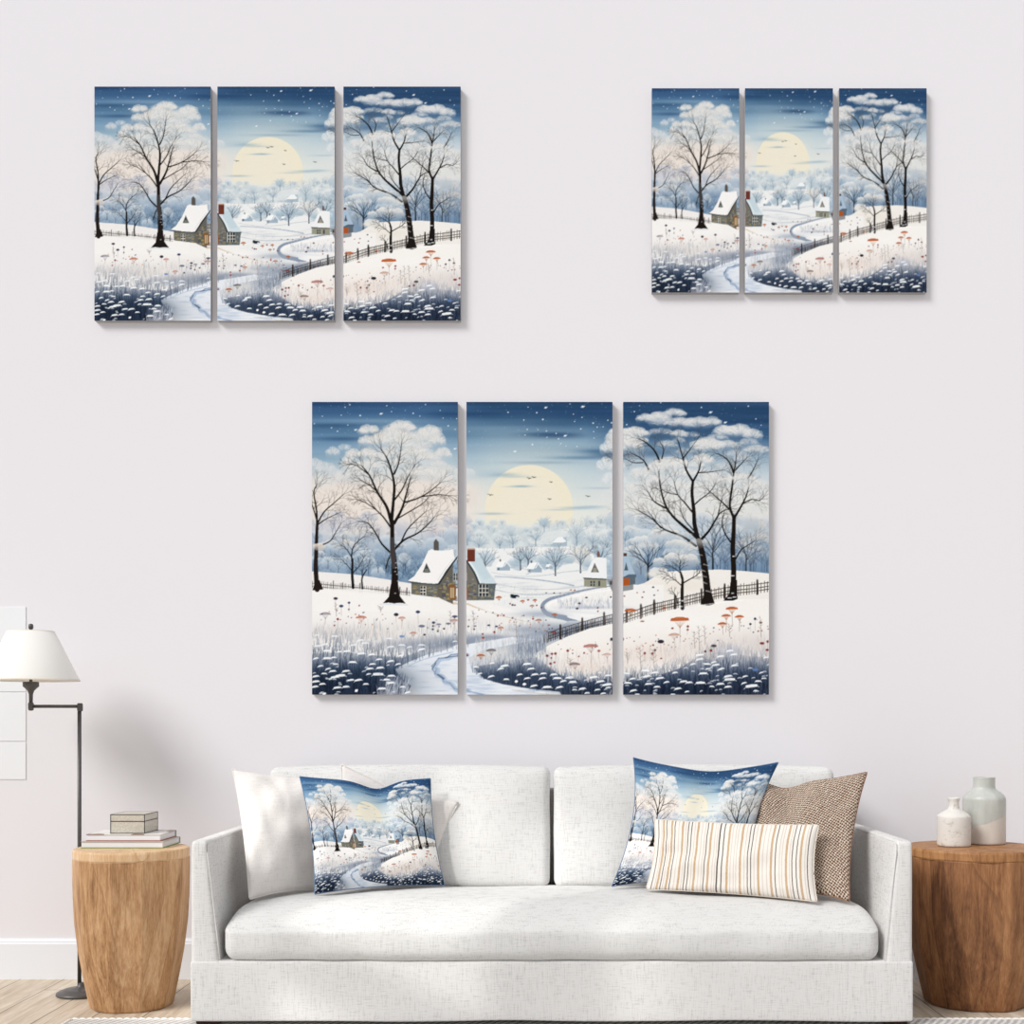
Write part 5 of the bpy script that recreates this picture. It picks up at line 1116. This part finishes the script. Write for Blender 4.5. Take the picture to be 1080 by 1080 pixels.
# ---------------------------------------------------------------- vases
def vase_pts(prof, n=10):
    P = [(p[0], p[1]) for p in prof]; out = []
    Q = [P[0]]+P+[P[-1]]
    for i in range(1, len(Q)-2):
        p0, p1, p2, p3 = Q[i-1:i+3]
        for k in range(n):
            t = k/n; out.append(tuple(.5*((2*p1[j])+(p2[j]-p0[j])*t+(2*p0[j]-5*p1[j]+4*p2[j]-p3[j])*t*t+(3*p1[j]-p0[j]-3*p2[j]+p3[j])*t**3) for j in (0, 1)))
    out.append(P[-1]); return out
vx, vy = (1006-VX)*4.70/F, 4.70
t = thing('vase', 'small speckled off-white bottle vase with narrow neck', 'vase', (vx, vy, HT))
pr = vase_pts([(.050, 0), (.0575, .004), (.0595, .02), (.0595, .05), (.0595, .098), (.056, .112), (.040, .124), (.024, .133), (.0185, .142), (.0180, .158), (.0205, .168), (.0215, .173), (.019, .1755), (.0155, .172), (.0145, .15), (.0145, .14)], 5)
obj('vase_body', lathe([(r, HT+z) for r, z in pr], vx, vy, 56), M['stoneware'], t)
vx, vy = (1038-VX)*4.80/F, 4.80
t = thing('vase', 'larger vase with pale green glaze above a bare clay base', 'vase', (vx, vy, HT))
k_ = .98
pr = vase_pts([(.070, 0), (.0765, .004), (.078, .02), (.078, .08), (.0785, .15), (.076, .172), (.062, .188), (.047, .198), (.0405, .207), (.0395, .222), (.0400, .240), (.0405, .244), (.0385, .246), (.036, .243), (.035, .22)], 5)
def vase_mat():
    t2 = NT('dipped_vase'); co = t2.coord(); sx = t2.n('ShaderNodeSeparateXYZ', i_0=co)
    line = t2.math('ADD', t2.math('MULTIPLY', sx.outputs[0], .33), .085)
    line = t2.math('ADD', line, t2.math('MULTIPLY', t2.math('SUBTRACT', t2.noise(co, 30, 2), .5), .008))
    up = t2.math('GREATER_THAN', sx.outputs[2], line); n = t2.noise(t2.map(co, (1, 1, .4)), 22, 4, .6)
    gl = t2.ramp(n, [(.3, 'afb2ac'), (.7, 'c8cac4')]); cl = t2.ramp(n, [(.3, 'cfc6bd'), (.7, 'd9d1c9')])
    t2.col(t2.mix(up, cl, gl)); t2.l(t2.math('MULTIPLY_ADD', up, -.4, .8), t2.b.inputs['Roughness']); return t2.m
obj('vase_body', lathe([(r*k_, HT+z) for r, z in pr], vx, vy, 56), vase_mat(), t)
# ---------------------------------------------------------------- floor lamp
DL = 4.83; sl = DL/F
px_ = (83.8-VX)*sl; sx_ = (32.6-VX)*sl
t = thing('floor_lamp', 'dark metal swing-arm floor lamp with ivory cone shade', 'floor lamp', (px_+.006, DL, 0))
obj('base', lathe([(.085, 0), (.089, .004), (.088, .010), (.080, .015), (.068, .017), (.062, .022), (.050, .025), (.020, .028), (.014, .034), (.010, .046)], px_+.006, DL, 56), M['metal'], t)
za = EYE+(VY-745)*sl
obj('pole', lathe([(.0072, .03), (.0072, za+.006)], px_, DL, 20), M['metal'], t)
obj('pole_collar', lathe([(.0085, za-.018), (.0105, za-.014), (.0105, za+.008), (.008, za+.012)], px_+.002, DL, 20), M['metal'], t)
obj('swing_arm', tube([(sx_, DL, za), (px_, DL, za)], .0062, 16), M['metal'], t)
obj('arm_joint', lathe([(.006, za-.016), (.010, za-.012), (.0105, za+.010), (.007, za+.016)], sx_, DL, 20), M['metal'], t)
zsb = EYE+(VY-718)*sl; zst = EYE+(VY-665.8)*sl
obj('lamp_socket', lathe([(.0068, za+.012), (.0075, za+.045), (.012, za+.058), (.024, za+.070), (.029, za+.074), (.029, za+.090), (.026, za+.091), (.006, za+.092), (.005, za+.108), (.0045, zsb+.04)], sx_, DL, 24), M['metal'], t)
RB, RTt = .1735, .083
th = .002
sh = obj('lamp_shade', lathe([(RB, zsb), (RTt, zst), (RTt-th, zst), (RB-th, zsb), (RB, zsb)], sx_, DL, 72, caps=False), M['ivory'], t)
obj('shade_trim', (lathe([(RB+.0006, zsb), (RB-.0015, zsb+.005), (RB-th-.001, zsb+.004), (RB-th-.001, zsb), (RB+.0006, zsb)], sx_, DL, 72, caps=False)), M['rim'], t)
obj('shade_trim', (lathe([(RTt+.0012, zst-.003), (RTt+.0004, zst+.0005), (RTt-th-.001, zst+.0005), (RTt-th-.001, zst-.003), (RTt+.0012, zst-.003)], sx_, DL, 72, caps=False)), M['rim'], t)
sp = [tube([(sx_, DL, zst-.004), (sx_+math.cos(a)*(RTt-.002), DL+math.sin(a)*(RTt-.002), zst-.002)], .0015, 6) for a in (.3, .3+2.094, .3+4.188)]
obj('shade_spider', join(*sp, tube([(sx_, DL, zsb+.03), (sx_, DL, zst+.004)], .002, 8)), M['metal'], t)
obj('bulb', lathe([(.008, zsb+.038), (.013, zsb+.045), (.026, zsb+.075), (.030, zsb+.095), (.024, zsb+.115), (.008, zsb+.125)], sx_+.0, DL, 24), plain('frosted_bulb', 'f2f0ea', .3), t)
obj('finial', lathe([(.004, zst+.003), (.0045, zst+.006), (.0085, zst+.010), (.0092, zst+.018), (.0075, zst+.026), (.003, zst+.028)], sx_, DL, 20), M['metal'], t)
# ---------------------------------------------------------------- rug
rx0, rx1, ry0, ry1 = -1.62, 2.35, 2.2, 4.385
rg = thing('rug', 'white woven rug with braided edge under the front of the sofa', 'rug', ((rx0+rx1)/2, (ry0+ry1)/2, 0))
obj('rug_field', rbox(((rx0+rx1)/2, (ry0+ry1)/2, .006), (rx1-rx0-.01, ry1-ry0-.01, .012), .004, k=2), M['rug'], rg, smooth=False)
pts_b = []
P4 = [(rx0, ry0), (rx0, ry1), (rx1, ry1), (rx1, ry0)]
Vb, Fb = [], []
for ph in (0, math.pi):
    line = []
    for a, b in ((P4[0], P4[1]), (P4[1], P4[2]), (P4[2], P4[3])):
        L = math.hypot(b[0]-a[0], b[1]-a[1]); n_ = int(L/.006); dx, dy = (b[0]-a[0])/L, (b[1]-a[1])/L
        for i in range(n_):
            s = i*L/n_; w_ = math.cos(s*2*math.pi/.05+ph)*.004; zz = .0085+math.sin(s*2*math.pi/.05+ph)*.0035
            line.append((a[0]+dx*s-dy*w_, a[1]+dy*s+dx*w_, zz))
    v, f = tube(line, .005, 6); k = len(Vb); Vb += v; Fb += [tuple(i+k for i in q) for q in f]
obj('braided_edge', (Vb, Fb), M['cord'], rg)
# ---------------------------------------------------------------- light
w = bpy.data.worlds.new('sky'); sc.world = w; w.use_nodes = True
bg = w.node_tree.nodes['Background']; bg.inputs[0].default_value = (.98, .985, 1.0, 1); bg.inputs[1].default_value = .63
def sun(d, st, ang, colr):
    l = bpy.data.lights.new('daylight', 'SUN'); l.energy = st; l.angle = math.radians(ang); l.color = colr
    o = bpy.data.objects.new('daylight', l); C.objects.link(o); o.rotation_euler = Vector(d).to_track_quat('-Z', 'Y').to_euler(); return o
sun((1, .80, -1), 2.45, 23, (1, .99, .975))
# added spot standing in for low sun, striped by added bars; both out of frame
sp_ = bpy.data.lights.new('sun_patch_spot', 'SPOT'); sp_.energy = 400; sp_.spot_size = math.radians(21); sp_.spot_blend = .55; sp_.shadow_soft_size = .02; sp_.color = (1, .98, .94)
so = bpy.data.objects.new('sun_patch_spot', sp_); C.objects.link(so); so.location = (-3.2, 1.2, 3.3)
so.rotation_euler = (Vector((-.62, 4.33, .22))-so.location).to_track_quat('-Z', 'Y').to_euler()
d_ = (Vector((-.62, 4.33, .22))-so.location).normalized(); c_ = so.location+d_*1.5; u_ = d_.cross(Vector((0, 0, 1))).normalized(); w_ = u_.cross(d_)
bars = []
for q in (-.34, -.10, .14, .38): bars.append(tube([c_+u_*q-w_*.5, c_+u_*q+w_*.5], .042, 8))
for q in (-.5, -.03, .5): bars.append(tube([c_+w_*q-u_*.36, c_+w_*q+u_*.4], .026, 8))
struct(obj('gobo_bars_1', join(*bars), M['trimw']))  # unseen bars, added only to cut shadow bands into the spot's beam
cam = bpy.data.cameras.new('camera'); cam.sensor_width = 36; cam.lens = F*36/1080; cam.shift_x = -(VX-540)/1080; cam.shift_y = (VY-540)/1080; cam.clip_end = 50
co = bpy.data.objects.new('camera', cam); C.objects.link(co); co.location = (0, 0, EYE); co.rotation_euler = (math.pi/2, 0, 0); sc.camera = co
vs = sc.view_settings; vs.view_transform = 'Standard'; vs.look = 'None'; vs.gamma = 1; vs.use_curve_mapping = False; vs.exposure = 0.0
